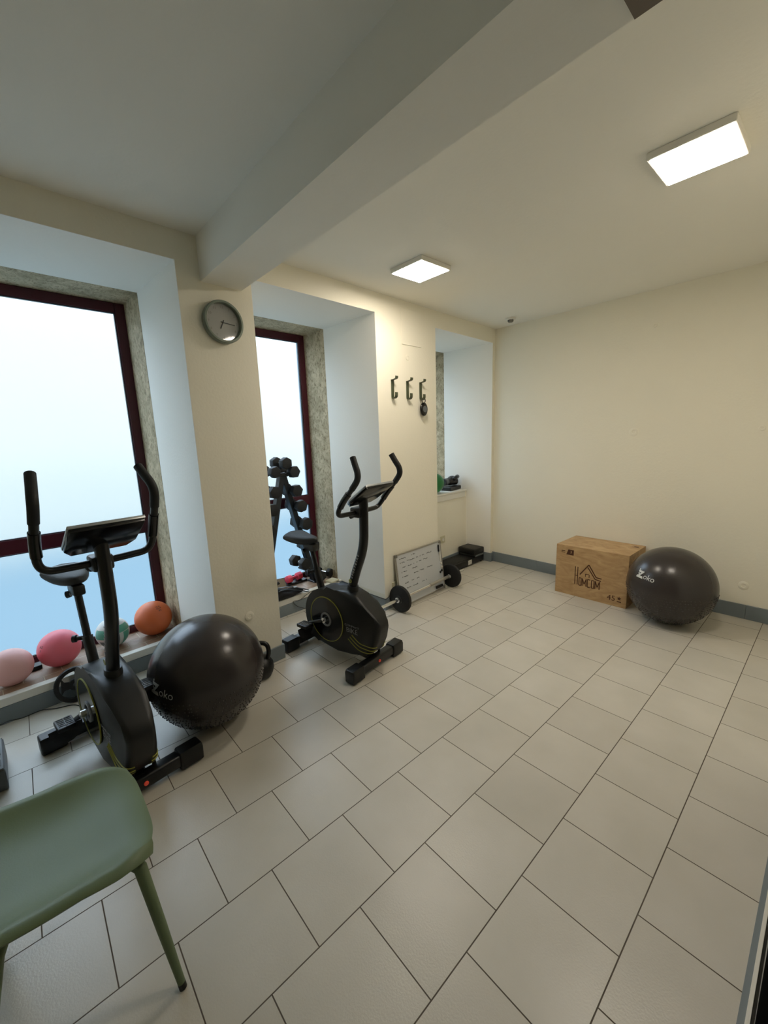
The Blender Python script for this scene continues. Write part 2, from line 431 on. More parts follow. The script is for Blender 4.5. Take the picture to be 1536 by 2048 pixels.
# sliding door at the right: floor track and dark leaf
door = thing('door_1', '', ''); del door['label']; del door['category']; door['kind'] = 'structure'
b = nb(); box(b, 1.935, 1.950, -2.9, 0.6, 0.0, 0.006); obj('track', b, 'base', door)
b = nb(); box(b, 1.950, 1.960, -2.9, 0.6, 0.0, 0.009); obj('edge_strip', b, 'white', door)
b = nb(); box(b, 1.968, 2.015, -0.66, 0.6, 0.004, 2.12); obj('door_leaf', b, 'darkdoor', door)
b = nb(); box(b, 1.961, 2.015, -2.9, 0.6, 0.0, 0.004); obj('threshold', b, 'darkdoor', door)

# outside: street and the sunlit facade across it, and an unseen mass added to keep sun off the street
b = nb(); box(b, -16, -1.2, -20, 20, -0.75, -0.6)
o = obj('street', b, 'outground', mtx=MW); tag(o, 'pale street surface outside behind the frosted windows', 'street'); o['kind'] = 'structure'
b = nb(); box(b, -9.4, -9.0, -20, 20, -0.6, 5.2)
o = obj('wall_opposite', b, 'facade', mtx=MW); o['kind'] = 'structure'
b = nb(); box(b, -1.15, 0, -8, 8, H+0.16, 8.0)
o = obj('wall_sun_block', b, 'facade', mtx=MW); o['kind'] = 'structure'

# ================================================================== CEILING THINGS
def panel(x0, y0, label):
    s = 0.285; mx = TR((x0+s/2, y0+s/2, H))
    t = thing('ceiling_light', label, 'ceiling light', mx, 'square ceiling light panels')
    b = nb(); h = s/2+0.012
    bbox(b, -h, h, -h, h, -0.030, 0, 0.003, 1); obj('housing', b, 'white', t)
    b = nb(); q = s/2; box(b, -q, q, -q, q, -0.0325, -0.0295); obj('diffuser', b, 'lamp', t)
    return t
panel(-0.360, 0.440, 'small square lit ceiling panel nearer the window wall, above the second exercise bike')
panel(1.243, 0.490, 'square lit ceiling panel at the upper right, nearer the camera')
t = thing('smoke_detector', 'small round white smoke detector on the ceiling by the far corner', 'smoke detector', TR((-0.56, 2.34, H)))
b = nb(); lathe(b, [(0, 0), (0.055, 0), (0.055, -0.012), (0.045, -0.018), (0, -0.018)], 24); obj('base', b, 'white', t, True)
b = nb(); lathe(b, [(0.03, -0.018), (0.03, -0.032), (0.022, -0.040), (0, -0.040)], 20); obj('sensor_head', b, 'corner', t, True)

# ================================================================== WALL THINGS (pier with the clock, pier with the hooks)
RX = Matrix.Rotation(R(90), 4, 'Y')     # local z -> +x (into the room)
t = thing('wall_clock', 'round sage green wall clock on the pier between the first two windows', 'clock', MW @ TR((0.001, -0.706, 2.345)))
b = nb(); lathe(b, [(0, 0), (0.122, 0), (0.124, 0.006), (0.124, 0.036), (0.120, 0.042), (0.110, 0.043), (0.107, 0.038), (0.107, 0.014), (0, 0.014)], 64, RX); obj('rim', b, 'clockrim', t, 30)
b = nb(); lathe(b, [(0, 0.0145), (0.1065, 0.0145), (0.1065, 0.016), (0, 0.016)], 64, RX); obj('dial', b, 'clockface', t, 30)
def hand(name, ang, L, wd, off, back=0.015):
    bb = nb(); box(bb, 0.0175+off, 0.0185+off, -wd, wd, -back, L); bmesh.ops.rotate(bb, verts=bb.verts[:], matrix=Matrix.Rotation(ang, 3, 'X')); return obj(name, bb, 'ink', t)
hand('minute_hand', R(-96), 0.075, 0.0018, 0.001)
hand('hour_hand', R(-205), 0.042, 0.0028, 0)
b = nb(); lathe(b, [(0, 0.017), (0.005, 0.017), (0.005, 0.021), (0, 0.021)], 12, RX); obj('spindle', b, 'ink', t)
for k in range(12):
    b = nb()
    a = 2*PI*k/12; mtx = Matrix.Translation((0.0165, 0.088*math.sin(a), 0.088*math.cos(a))) @ Matrix(((0,0,1,0),(1,0,0,0),(0,1,0,0),(0,0,0,1)))
    text_bm(b, str(12 if k == 0 else k), 0.020, mtx, 0.0002); obj('numeral', b, 'corner', t)

def hook(s, z, label):
    t = thing('wall_hook', label, 'hook', MW @ TR((0.001, s, z)), 'olive wall hooks on the second pier')
    b = nb(); w2 = 0.018
    def strip(path, th=0.003, wd=w2):
        # path in (x,z); ribbon with width along y
        n = len(path); L = []
        for i, p in enumerate(path):
            a = Vector(path[max(0,i-1)]); c = Vector(path[min(n-1,i+1)]); d = (c-a).normalized(); nn = Vector((-d.y, d.x))*th/2
            L.append((Vector(p)+nn, Vector(p)-nn))
        vs = [[b.verts.new((q.x, y, q.y)) for q in (l[0], l[1]) for y in (-wd, wd)] for l in L]
        for i in range(n-1):
            a, c = vs[i], vs[i+1]
            for q in ((0,1),(1,3),(3,2),(2,0)): b.faces.new((a[q[0]], a[q[1]], c[q[1]], c[q[0]]))
        b.faces.new((vs[0][0], vs[0][1], vs[0][3], vs[0][2])); b.faces.new((vs[-1][0], vs[-1][1], vs[-1][3], vs[-1][2]))
    strip([(0.002, 0.07), (0.002, -0.075), (0.004, -0.088), (0.014, -0.094), (0.03, -0.092), (0.042, -0.082), (0.046, -0.068), (0.046, -0.042)])
    obj('lower_hook', b, 'hook', t, 40); b = nb()
    strip([(0.0035, 0.066), (0.03, 0.070), (0.048, 0.074), (0.054, 0.082), (0.054, 0.096)])
    obj('upper_hook', b, 'hook', t, 40)
hook(0.822, 2.045, 'olive wall hook, leftmost of the three in the row')
hook(1.025, 2.045, 'olive wall hook, middle one of the three in the row')
hook(1.215, 2.045, 'olive wall hook, rightmost of the three, carrying the black stopwatch')
t = thing('stopwatch', 'small black oval stopwatch hanging by a loop from the third wall hook', 'stopwatch', MW @ TR((0.032, 1.222, 1.865)))
b = nb(); lathe(b, [(0, -0.013), (0.042, -0.013), (0.05, -0.006), (0.05, 0.006), (0.042, 0.013), (0, 0.013)], 32, RX @ Matrix.Scale(1.25, 4, (1,0,0))); obj('case', b, 'blackgloss', t, 50)
b = nb(); lathe(b, [(0, 0.0135), (0.03, 0.0135), (0.03, 0.015), (0, 0.015)], 24, RX); obj('display', b, 'greybox', t)
b = nb(); tube(b, [(0, 0.024*math.sin(a), 0.082+0.026*math.cos(a)) for a in [2*PI*k/20 for k in range(21)]], 0.004, 8, False); obj('cord', b, 'black', t, True)

def cap(mtx, label, r=0.03, m='wall'):
    t = nb(); lathe(t, [(0, 0.0005), (r, 0.0005), (r, 0.003), (r*0.8, 0.006), (r*0.45, 0.006), (r*0.35, 0.003), (0, 0.003)], 28)
    o = obj('round_cover', t, m, None, 30); o.matrix_world = mtx; tag(o, label, 'wall cap')
cap(MW @ Matrix.Translation((0, -0.72, 0.42)) @ RX, 'round cream cap low on the clock pier above the grey exercise ball', 0.034)
cap(MW @ Matrix.Translation((0, 1.037, 2.323)) @ RX, 'round cream cap on the hook pier above the middle hook', 0.026)
RB = Matrix.Rotation(R(90), 4, 'X')     # local z -> -y
cap(Matrix.Translation((1.515, YB, 0.285)) @ RB, 'round cream cap low on the back wall right of the ball', 0.036)
cap(Matrix.Translation((0.605, YB, 1.577)) @ RB, 'round faint filler patch at mid height on the back wall', 0.040)
cap(Matrix.Translation((0.713, YB, 2.50)) @ RB, 'small round filler patch near the top of the back wall', 0.018)
cap(Matrix.Translation((1.505, YB, 1.58)) @ RB, 'small round filler patch on the back wall at the right picture edge', 0.022)
b = nb(); bbox(b, 0.0005, 0.005, 0.962, 1.235, 2.43, 2.74, 0.002, 1)
o = obj('access_panel', b, 'wall', mtx=MW); tag(o, 'flush cream access panel above the hooks on the second pier', 'panel')
def outlet(mtx, label):
    t = thing('wall_outlet', label, 'outlet', mtx, 'wall outlets')
    b = nb(); bbox(b, 0, 0.010, -0.042, 0.042, -0.042, 0.042, 0.003, 2); obj('plate', b, 'beige', t)
    b = nb(); lathe(b, [(0.017, 0.0105), (0.02, 0.012), (0.02, 0.0135), (0.016, 0.0135), (0.015, 0.011), (0, 0.011)], 20, RX); obj('socket', b, 'white', t, True)
    return t
outlet(MW @ TR((0.001, 0.775, 0.205)), 'cream wall outlet low on the pier behind the left barbell plate')
outlet(MW @ TR((-0.359, 2.03, 0.345)), 'cream wall outlet under the third window right of the whiteboard')

# ================================================================== EXERCISE BALLS
def gym_ball(x, y, r, label, text, lon, lat, roll=0.0):
    t = thing('exercise_ball', label, 'exercise ball', TR((x, y, r)), None)
    b = nb(); bmesh.ops.create_uvsphere(b, u_segments=96, v_segments=64, radius=r)
    for v in b.verts:      # gentle settle on the floor
        if v.co.z < -r+0.004: v.co.z = -r+0.004
    lt = -3.0
    while lt > -62:
        ring = max(6, int(2*PI*math.cos(R(lt))*r/0.024))
        for k in range(ring):
            a = 2*PI*(k+random.random()*0.9)/ring
            d = Vector((math.cos(R(lt))*math.cos(a), math.cos(R(lt))*math.sin(a), math.sin(R(lt))))
            lathe(b, [(0.0046, r-0.001), (0.0036, r+0.0018), (0.0018, r+0.0032), (0, r+0.0036)], 6, rot_to(d))
        lt -= 4.1
    obj('shell', b, 'ball', t, 50, normals=False)
    for nm, u0, body, sz in (('brand_mark', 0, None, 0), ):
        pass
    lo, la = R(lon), R(lat)
    def place(co):
        ang = Matrix.Rotation(roll, 3, 'Z') @ Vector((co.x, co.y, 0))
        u, v = ang.x/r, ang.y/r
        q = Vector((math.cos(v)*math.sin(u), -math.cos(v)*math.cos(u), math.sin(v)))   # faces -y at 0,0
        q = Matrix.Rotation(la, 3, 'X') @ q if False else Matrix.Rotation(-la, 3, 'X') @ q
        q = Matrix.Rotation(lo+PI/2, 3, 'Z') @ q
        return q*(r+0.0008+max(0, co.z)*0.5)
    b = nb()
    text_bm(b, 'oko', 0.062, None, 0.0003, 0.95, lambda c: place(Vector((c.x+0.048, c.y-0.006, c.z))))
    # stylised Z block with a notch
    def poly(pts):
        q = nb(); q.faces.new([q.verts.new((x, y, 0)) for x, y in pts]); fine(q)
        for v in q.verts: v.co = place(v.co)
        merge(b, q)
    poly([(-0.062, 0.030), (-0.004, 0.030), (-0.012, 0.014), (-0.054, 0.014)])
    poly([(-0.030, 0.014), (-0.012, 0.014), (-0.032, -0.012), (-0.052, -0.012)])
    poly([(-0.060, -0.012), (-0.006, -0.012), (0.002, -0.030), (-0.064, -0.030)])
    poly([(-0.056, 0.010), (-0.044, 0.010), (-0.040, -0.002), (-0.050, -0.004)])
    poly([(-0.062, 0.040), (-0.052, 0.044), (-0.048, 0.034), (-0.058, 0.032)])
    obj('logo', b, 'logo', t)
    b = nb(); lathe(b, [(0, 0), (0.012, 0), (0.012, 0.003), (0, 0.003)], 16, rot_to((math.cos(R(150)), math.sin(R(150)), 0.5)) @ Matrix.Translation((0,0,r)))
    obj('valve_plug', b, 'greybox', t)
    return t
gym_ball(-0.402, -1.113, 0.315, 'large charcoal exercise ball on the floor beside the nearest bike', 'oko', -67, 9.5, R(-8))
gym_ball(1.110, 2.135, 0.318, 'large charcoal exercise ball right of the plywood box by the back wall', 'oko', -116, 22.5, R(-4))

# small balls on the first ledge and the third sill
def small_ball(name, x, y, z, r, m, label, marks=None):
    t = thing(name, label, 'ball', TR((x, y, z+r)))
    b = nb(); bmesh.ops.create_uvsphere(b, u_segments=48, v_segments=32, radius=r); obj('shell', b, m, t, 60)
    if marks:
        lon, lat, lines = marks
        b = nb()
        for s_, dx, dy, sz in lines:
            def f(c, dx=dx, dy=dy):
                u, v = (c.x+dx)/r, (c.y+dy)/r
                q = Vector((math.cos(v)*math.sin(u), -math.cos(v)*math.cos(u), math.sin(v)))
                q = Matrix.Rotation(-R(lat), 3, 'X') @ q; q = Matrix.Rotation(R(lon)+PI/2, 3, 'Z') @ q
                return q*(r+0.0006)
            text_bm(b, s_, sz, None, 0.0, 1.0, f)
        obj('printed_mark', b, 'ink', t)
    return t
LZ = 0.152
small_ball('toning_ball', -1.532, -1.150, LZ, 0.131, 'orange', 'orange toning ball at the right end of the first window ledge', (20, 45, [('ZS', -0.002, 0.012, 0.035), ('85', 0.0, -0.014, 0.022)]))
small_ball('toning_ball', -1.493, -1.740, LZ, 0.123, 'pink', 'bright pink ball on the first window ledge, left of the bike seat post', (-58, 22, [('AZ', 0.0, 0.014, 0.022), ('3', 0.0, -0.01, 0.02)]))
small_ball('toning_ball', -1.427, -1.992, LZ, 0.115, 'lightpink', 'pale pink ball at the left picture edge on the first window ledge')
t = small_ball('sports_ball', -1.540, -1.425, LZ, 0.108, 'vball', 'white and green sports ball on the ledge behind the bike post')
def patch(t, r, lon0, lon1, lat0, lat1, m, name='panel'):
    b = nb(); n = 10; g = [[None]*(n+1) for _ in range(n+1)]
    for i in range(n+1):
        for j in range(n+1):
            lo = R(lon0+(lon1-lon0)*i/n); la = R(lat0+(lat1-lat0)*j/n)
            g[i][j] = b.verts.new(Vector((math.cos(la)*math.cos(lo), math.cos(la)*math.sin(lo), math.sin(la)))*(r+0.001))
    for i in range(n):
        for j in range(n): b.faces.new((g[i][j], g[i+1][j], g[i+1][j+1], g[i][j+1]))
    return obj(name, b, m, t, 60)
patch(t, 0.108, 15, 70, 10, 38, 'teal'); patch(t, 0.108, -5, 15, -50, 10, 'greybox'); patch(t, 0.108, 30, 60, -55, 8, 'teal')
patch(t, 0.108, -80, -35, -5, 30, 'teal'); patch(t, 0.108, -60, -20, -50, -15, 'greybox')
small_ball('toning_ball', *WW(-0.475, 2.03, 0)[:2], SILL3, 0.122, 'green', 'dark green ball on the third window sill, half behind the pier')
b = nb(); bbox(b, -0.97, -0.90, -1.93, -1.79, LZ, LZ+0.03, 0.004, 2)
o = obj('exercise_bar', b, 'black', mtx=MW); tag(o, 'flat black bar lying on the ledge between the two pink balls', 'bar')

# ================================================================== EXERCISE BIKE
def make_bike(F, ang, tilt, seat_z, crank_deg, label):
    t = thing('exercise_bike', label, 'exercise bike', TR((F[0], F[1], 0), R(ang)), 'compact exercise bikes')
    # stabilisers
    def stab(name, x, hl, front):
        b = nb(); bbox(b, x-0.034, x+0.034, -hl+0.07, hl-0.07, 0.022, 0.090, 0.014, 3)
        s = obj(name, b, 'blackmetal', t, 40)
        for sg in (-1, 1):
            b = nb(); y0, y1 = sorted((sg*(hl-0.115), sg*hl))
            prof = [(x-0.042, 0.012), (x-0.044, 0.078), (x-0.034, 0.098), (x+0.034, 0.098), (x+0.044, 0.078), (x+0.042, 0.012), (x+0.030, 0.002), (x-0.030, 0.002)]
            prism(b, prof, y0, y1, 0.010, 3); obj('end_cap', b, 'black', s, 35)
        if front:
            b = nb(); lathe(b, [(0, 0.030), (0.0105, 0.030), (0.0105, 0.039), (0.007, 0.042), (0, 0.042)], 20, Matrix.Translation((x, 0, 0.056)) @ RX); obj('indicator_light', b, 'redlamp', s, True)
            for y in (-0.035, 0.06):
                b = nb(); lathe(b, [(0, 0), (0.009, 0), (0.009, 0.014), (0, 0.014)], 10, Matrix.Translation((x-0.02, y, 0.090)))
                obj('bolt', b, 'black', s, True)
        else:
            b = nb(); tube(b, [(x+0.03, -hl+0.10, 0.022), (x+0.03, -0.06, 0.022)], 0.009, 8); obj('adjuster_rod', b, 'silver', s, True)
        return s
    stab('front_stabilizer', 0.0, 0.275, True); stab('rear_stabilizer', -0.70, 0.265, False)
    b = nb(); tube(b, [(-0.70, 0, 0.062), (-0.5, 0, 0.085), (-0.2, 0, 0.075), (0.0, 0, 0.062)], 0.030, 12); obj('base_rail', b, 'blackmetal', t, 40)
    # shroud profile
    cx, cz, rr = -0.415, 0.285, 0.232
    arc = [(cx+rr*math.cos(R(a)), cz+rr*math.sin(R(a))) for a in range(82, 262, 9)]
    prof = arc + [(-0.30, 0.062), (-0.16, 0.066), (-0.04, 0.095), (0.030, 0.140), (0.075, 0.235), (0.095, 0.320), (0.088, 0.362), (0.05, 0.405), (-0.03, 0.470), (-0.10, 0.520), (-0.20, 0.548), (-0.30, 0.535)]
    b = nb(); prism(b, prof, -0.080, 0.080, 0.030, 6)
    for v in b.verts:
        if v.co.x > -0.12:
            k = min(1.0, (v.co.x+0.12)/0.22); v.co.y *= 1-0.30*k*k
    from mathutils.bvhtree import BVHTree
    bvh = BVHTree.FromBMesh(b)
    sh = obj('shroud', b, 'black', t, 60)
    for sg in (-1, 1):
        y = sg*0.0805
        def ring(r0, r1, th, m, nm, y=y, sg=sg):
            bb = nb(); mt = Matrix.Translation((-0.405, y, 0.287)) @ Matrix.Rotation(R(90)*sg*-1 if False else R(90), 4, 'X')
            z0, z1 = (-th*sg, 0) if False else (0, 0)
            mt = Matrix.Translation((-0.405, y, 0.287)) @ rot_to((0, sg, 0))
            lathe(bb, [(r0, 0), (r1, 0), (r1, th), (r0, th)], 64, mt, True); return obj(nm, bb, m, sh, 30)
        ring(0.0, 0.170, 0.004, 'blackgloss', 'side_disc')
        ring(0.169, 0.1745, 0.006, 'yellow', 'yellow_ring'); ring(0.040, 0.055, 0.010, 'decaldim', 'hub_ring')
        # stripes
        for k in range(3):
            pts = []
            for q in range(29):
                f = q/28.0; ph = R(13+104*f)
                z = 0.128+0.026*k+(0.060-0.006*k)*max(0, (f-0.35)/0.65)**1.6
                d_ = Vector((math.cos(ph), sg*math.sin(ph), 0)); o_ = Vector((-0.115-0.020*(2-k)*f, 0, z))
                hit = bvh.ray_cast(o_+d_*0.6, -d_)
                if hit[0] is not None: pts.append(hit[0]+d_*0.0006)
            bb = nb(); tube(bb, pts, 0.0036, 6, True); obj('yellow_stripe', bb, 'yellow', sh, True)
        bb = nb()
        m3 = Matrix.Translation((-0.145, sg*0.0815, 0.262)) @ Matrix.Rotation(R(0) if sg < 0 else PI, 4, 'Z') @ Matrix.Rotation(R(90), 4, 'X')
        text_bm(bb, 'BIKE', 0.052, m3, 0.0006, 1.12); 
        text_bm(bb, 'COMPACT', 0.021, Matrix.Translation((0, 0, 0.036)) @ m3, 0.0006, 1.4)
        obj('lettering', bb, 'decaldim', sh)
        # crank and pedal
        ca = R(180+crank_deg) if sg < 0 else R(crank_deg)
        ex, ez = -0.405+0.165*math.cos(ca), 0.287+0.165*math.sin(ca)
        bb = nb(); tube(bb, [(-0.405, sg*0.094, 0.287), (-0.405+0.03*math.cos(ca), sg*0.108, 0.287+0.03*math.sin(ca)), (ex, sg*0.118, ez)], [0.018, 0.014, 0.012], 10); cr = obj('crank', bb, 'chrome' if sg > 0 else 'blackmetal', t, 40)
        bb = nb(); lathe(bb, [(0, 0.085), (0.02, 0.085), (0.02, 0.118), (0.012, 0.124), (0, 0.124)], 16, Matrix.Translation((-0.405, 0, 0.287)) @ rot_to((0, sg, 0))); obj('axle_cap', bb, 'chrome', cr, True)
        PO = 0.166 if sg < 0 else 0.138; PW = 0.040 if sg < 0 else 0.034
        bb = nb(); bbox(bb, ex-0.054, ex+0.054, sg*PO-PW, sg*PO+PW, ez-0.016, ez+0.012, 0.008, 2); pd = obj('pedal', bb, 'black', t, 40)
        bb = nb(); 
        arcp = [(ex+0.005, sg*PO+PW*math.cos(a), ez-0.010-0.062*math.sin(a)) for a in [PI*k/14 for k in range(15)]]
        tube(bb, arcp, 0.034, 8, True, (0.06, 1.0)); obj('pedal_strap', bb, 'rubber', pd, 40)
        bb = nb()
        for k in range(5):
            tube(bb, [(ex-0.04+0.018*k, sg*PO-0.03, ez+0.0135), (ex-0.032+0.018*k, sg*PO+0.03, ez+0.0135)], 0.0022, 6)
        tube(bb, [(ex-0.042, sg*PO, ez+0.0135), (ex+0.046, sg*PO, ez+0.0135)], 0.0022, 6)
        obj('tread_lines', bb, 'decaldim', pd, True)
    # front post: boot, post
    b = nb(); tube(b, [(-0.175, 0, 0.40), (-0.195, 0, 0.47), (-0.196, 0, 0.52), (-0.19, 0, 0.575)], [0.085, 0.066, 0.048, 0.043], 20, True, (1, 0.85)); obj('post_boot', b, 'black', t, 60)
    b = nb(); post = spline([(-0.20, 0, 0.55), (-0.152, 0, 0.68), (-0.092, 0, 0.82), (-0.066, 0, 0.92), (-0.058, 0, 1.03), (-0.052, 0, 1.22)], 6)
    tube(b, post, 0.033, 20, True, (1.05, 0.85)); po = obj('front_post', b, 'blackmetal', t, 60)
    b = nb()
    for k in range(9):   # upright lettering strip on the left side of the post
        f = k/8; p = Vector((-0.170, 0, 0.645)).lerp(Vector((-0.098, 0, 0.815)), f)
        m3 = Matrix.Translation((p.x, -0.0290, p.z)) @ Matrix.Rotation(R(-66), 4, 'Y') @ Matrix.Rotation(R(90), 4, 'X')
        text_bm(b, 'SPORTBIKE'[k], 0.024, m3, 0.0005)
    obj('post_lettering', b, 'decal', po)
    b = nb(); lathe(b, [(0.006, 0), (0.014, 0), (0.014, 0.0015), (0.006, 0.0015)], 16, Matrix.Translation((-0.186, -0.0300, 0.615)) @ rot_to((0, -1, 0)), True); obj('post_emblem', b, 'yellow', po)
    # handlebar
    hp = Vector((-0.105, 0, 1.120)); mt = Matrix.Translation(hp) @ Matrix.Rotation(-tilt, 4, 'Y') @ Matrix.Translation(-hp)
    half = [(-0.100, 0.03, 1.120), (-0.098, 0.12, 1.122), (-0.095, 0.185, 1.128), (-0.075, 0.214, 1.160), (-0.02, 0.218, 1.232), (0.055, 0.216, 1.310), (0.098, 0.213, 1.365), (0.100, 0.208, 1.410), (0.076, 0.199, 1.455), (0.050, 0.190, 1.503)]
    path = [(x, -y, z) for x, y, z in reversed(half)] + half
    b = nb(); tube(b, spline(path, 6), 0.0165, 14); bmesh.ops.transform(b, matrix=mt, verts=b.verts[:]); hb = obj('handlebar', b, 'blackmetal', t, 60)
    for sg in (-1, 1):
        g = [(x, sg*y, z) for x, y, z in half[5:]]; b = nb(); tube(b, spline(g, 6), 0.0195, 16); bmesh.ops.transform(b, matrix=mt, verts=b.verts[:]); obj('grip', b, 'blacksoft', hb, 60)
        b = nb(); tube(b, spline([(x, sg*y, z) for x, y, z in half[3:6]], 5)[2:-2], 0.021, 14); bmesh.ops.transform(b, matrix=mt, verts=b.verts[:]); obj('pulse_sensor', b, 'blackgloss', hb, 60)
    b = nb(); bbox(b, -0.145, -0.055, -0.042, 0.042, 1.085, 1.155, 0.012, 2)
    lathe(b, [(0, 0), (0.022, 0), (0.026, 0.012), (0.024, 0.03), (0, 0.034)], 12, Matrix.Translation((-0.14, -0.015, 1.105)) @ rot_to((-0.8, -0.5, -0.5))); obj('clamp', b, 'black', t, 40)
    # console
    P0 = Vector((-0.090, 0, 1.182)); P1 = Vector((0.103, 0, 1.314)); ux = (P1-P0).normalized(); nz = Vector((-ux.z, 0, ux.x))
    L = (P1-P0).length
    mc = Matrix(((ux.x, 0, nz.x, P0.x), (0, 1, 0, 0), (ux.z, 0, nz.z, P0.z), (0, 0, 0, 1)))
    def plate(z0, z1, wb, wt, l0, l1, bev, m, nm, par):
        bb = nb(); vs = []
        for z in (z0, z1):
            vs.append([bb.verts.new((l0, -wb, z)), bb.verts.new((l0+0.05, -wt, z)), bb.verts.new((l1, -wt, z)), bb.verts.new((l1, wt, z)), bb.verts.new((l0+0.05, wt, z)), bb.verts.new((l0, wb, z))])
        bb.faces.new(list(reversed(vs[0]))); bb.faces.new(vs[1])
        for i in range(6): bb.faces.new((vs[0][i], vs[0][(i+1)%6], vs[1][(i+1)%6], vs[1][i]))
        if bev: bmesh.ops.bevel(bb, geom=bb.edges[:], offset=bev, segments=2, profile=0.5, affect='EDGES')
        bmesh.ops.transform(bb, matrix=mc, verts=bb.verts[:]); return obj(nm, bb, m, par, 30)
    co = plate(-0.012, 0.016, 0.105, 0.135, 0, L, 0.005, 'blackgloss', 'console', t)
    plate(0.0165, 0.0185, 0.085, 0.115, 0.02, L-0.015, 0, 'greybox', 'screen', co)
    plate(0.003, 0.0165, 0.108, 0.138, -0.002, L+0.004, 0.002, 'silver', 'console_rim', co)
    # seat, seat post
    sz = seat_z-0.88
    b = nb(); tube(b, [(-0.520, 0, 0.44), (-0.575, 0, 0.62)], 0.031, 14, True, (1, 0.8)); obj('seat_tube', b, 'black', t, 40)
    b = nb(); tube(b, [(-0.565, 0, 0.58), (-0.622, 0, 0.80+sz)], 0.023, 12, True, (1, 0.8)); obj('seat_post', b, 'blackmetal', t, 40)
    b = nb(); lathe(b, [(0, 0), (0.012, 0), (0.012, 0.03), (0.02, 0.034), (0.02, 0.05), (0, 0.052)], 12, Matrix.Translation((-0.59, -0.015, 0.61)) @ rot_to((-0.6, -0.8, 0))); obj('height_knob', b, 'black', t, 40)
    b = nb(); bbox(b, -0.685, -0.565, -0.028, 0.028, 0.765+sz, 0.822+sz, 0.01, 2)
    lathe(b, [(0, 0), (0.018, 0), (0.02, 0.02), (0, 0.024)], 12, Matrix.Translation((-0.67, -0.02, 0.76+sz)) @ rot_to((-0.5, -0.8, -0.2))); obj('seat_clamp', b, 'black', t, 40)
    b = nb(); nu, nv = 28, 24; g = []
    for i in range(nu+1):
        u = i/nu; X = -0.855+0.305*u
        wd = 0.112*(1-max(0, (u-0.12))**1.25*0.80) if u > 0.12 else 0.112*math.sin(PI/2*min(1, (u+0.02)/0.14))
        wd *= (1-u**14)+0.0; wd = max(wd, 0.004)
        th = 0.038*(math.sin(PI*min(1, max(0.02, u*0.93+0.07)))**0.35); zc = 0.855+sz+0.014*(1-u)-0.018*math.sin(PI*u)
        ring = []
        for j in range(nv):
            a = 2*PI*j/nv; cy, cz = math.cos(a), math.sin(a)
            ring.append(b.verts.new((X, wd*math.copysign(abs(cy)**0.75, cy), zc+(th if cz > 0 else th*0.95)*math.copysign(abs(cz)**0.8, cz))))
        g.append(ring)
    for i in range(nu):
        for j in range(nv): b.faces.new((g[i][j], g[i+1][j], g[i+1][(j+1)%nv], g[i][(j+1)%nv]))
    b.faces.new(g[0]); b.faces.new(list(reversed(g[-1])))
    obj('saddle', b, 'blacksoft', t, 60)
    # tension knob in front of the boot on the right side
    return t
make_bike((-0.120, -0.065), 9, 0.0, 0.885, 20, 'black exercise bike further from the camera, in front of the dumbbell rack')
make_bike((-0.100, -1.547), 8, R(15), 0.965, 32, 'black exercise bike nearest the camera, beside the large ball and green chair')

# ================================================================== PLYO BOX
bx0, bx1, by0, by1, bh = 0.127, 0.787, 2.150, 2.594, 0.500
t = thing('plyometric_box', 'plywood plyometric box with burnt lettering against the back wall', 'box', TR((bx0, by0, 0)))
W_, D_ = bx1-bx0, by1-by0; th = 0.018
b = nb(); bbox(b, 0, W_, 0, th, 0, bh, 0.0012, 1); obj('front_board', b, 'wood', t)
b = nb(); bbox(b, 0, W_, D_-th, D_, 0, bh, 0.0012, 1); obj('back_board', b, 'wood', t)
b = nb(); bbox(b, 0, W_, th+0.001, D_-th-0.001, bh-th, bh, 0.0012, 1); obj('top_board', b, 'wood', t)
for x in (0, W_-th):
    b = nb(); bbox(b, x+0.0005, x+th-0.0005, th+0.001, D_-th-0.001, 0, bh-th-0.0005, 0.0012, 1); obj('side_board', b, 'wood', t)
FR = lambda x, z: Matrix.Translation((x, -0.0006, z)) @ Matrix.Rotation(R(90), 4, 'X')
b = nb(); yy = -0.0010
def bar(x0, z0, x1, z1, wd=0.0055):
    wd *= 1.45
    d = Vector((x1-x0, z1-z0)); L = d.length; d.normalize(); n = Vector((-d.y, d.x))*wd/2
    p = [(x0+n.x, z0+n.y), (x1+n.x, z1+n.y), (x1-n.x, z1-n.y), (x0-n.x, z0-n.y)]
    a = [b.verts.new((x, 0.0, z)) for x, z in p]; c = [b.verts.new((x, yy, z)) for x, z in p]
    b.faces.new(c)
    for i in range(4): b.faces.new((a[i], a[(i+1)%4], c[(i+1)%4], c[i]))
def poly_l(pts, wd=0.0055):
    for p, q in zip(pts, pts[1:]): bar(*p, *q, wd)
# tall H, roof, door, lettering
X0 = 0.195
bar(X0, 0.125, X0, 0.305); bar(X0+0.024, 0.125, X0+0.024, 0.305); bar(X0, 0.215, X0+0.024, 0.215, 0.004)
poly_l([(X0+0.045, 0.232), (X0+0.125, 0.345), (X0+0.195, 0.236), (X0+0.245, 0.232)], 0.007)
poly_l([(X0+0.115, 0.318), (X0+0.125, 0.306), (X0+0.187, 0.216), (X0+0.240, 0.208)], 0.0065)
poly_l([(X0+0.098, 0.220), (X0+0.098, 0.248), (X0+0.132, 0.248), (X0+0.132, 0.218)], 0.0045)
def letter(ch, x, w_, z0=0.122, z1=0.198):
    if ch == 'O': poly_l([(x, z0), (x, z1), (x+w_, z1), (x+w_, z0), (x, z0)])
    if ch == 'M': poly_l([(x, z0), (x, z1), (x+w_/2, z0+0.02), (x+w_, z1), (x+w_, z0)])
    if ch == 'C': poly_l([(x+w_, z1), (x, z1), (x, z0), (x+w_, z0)])
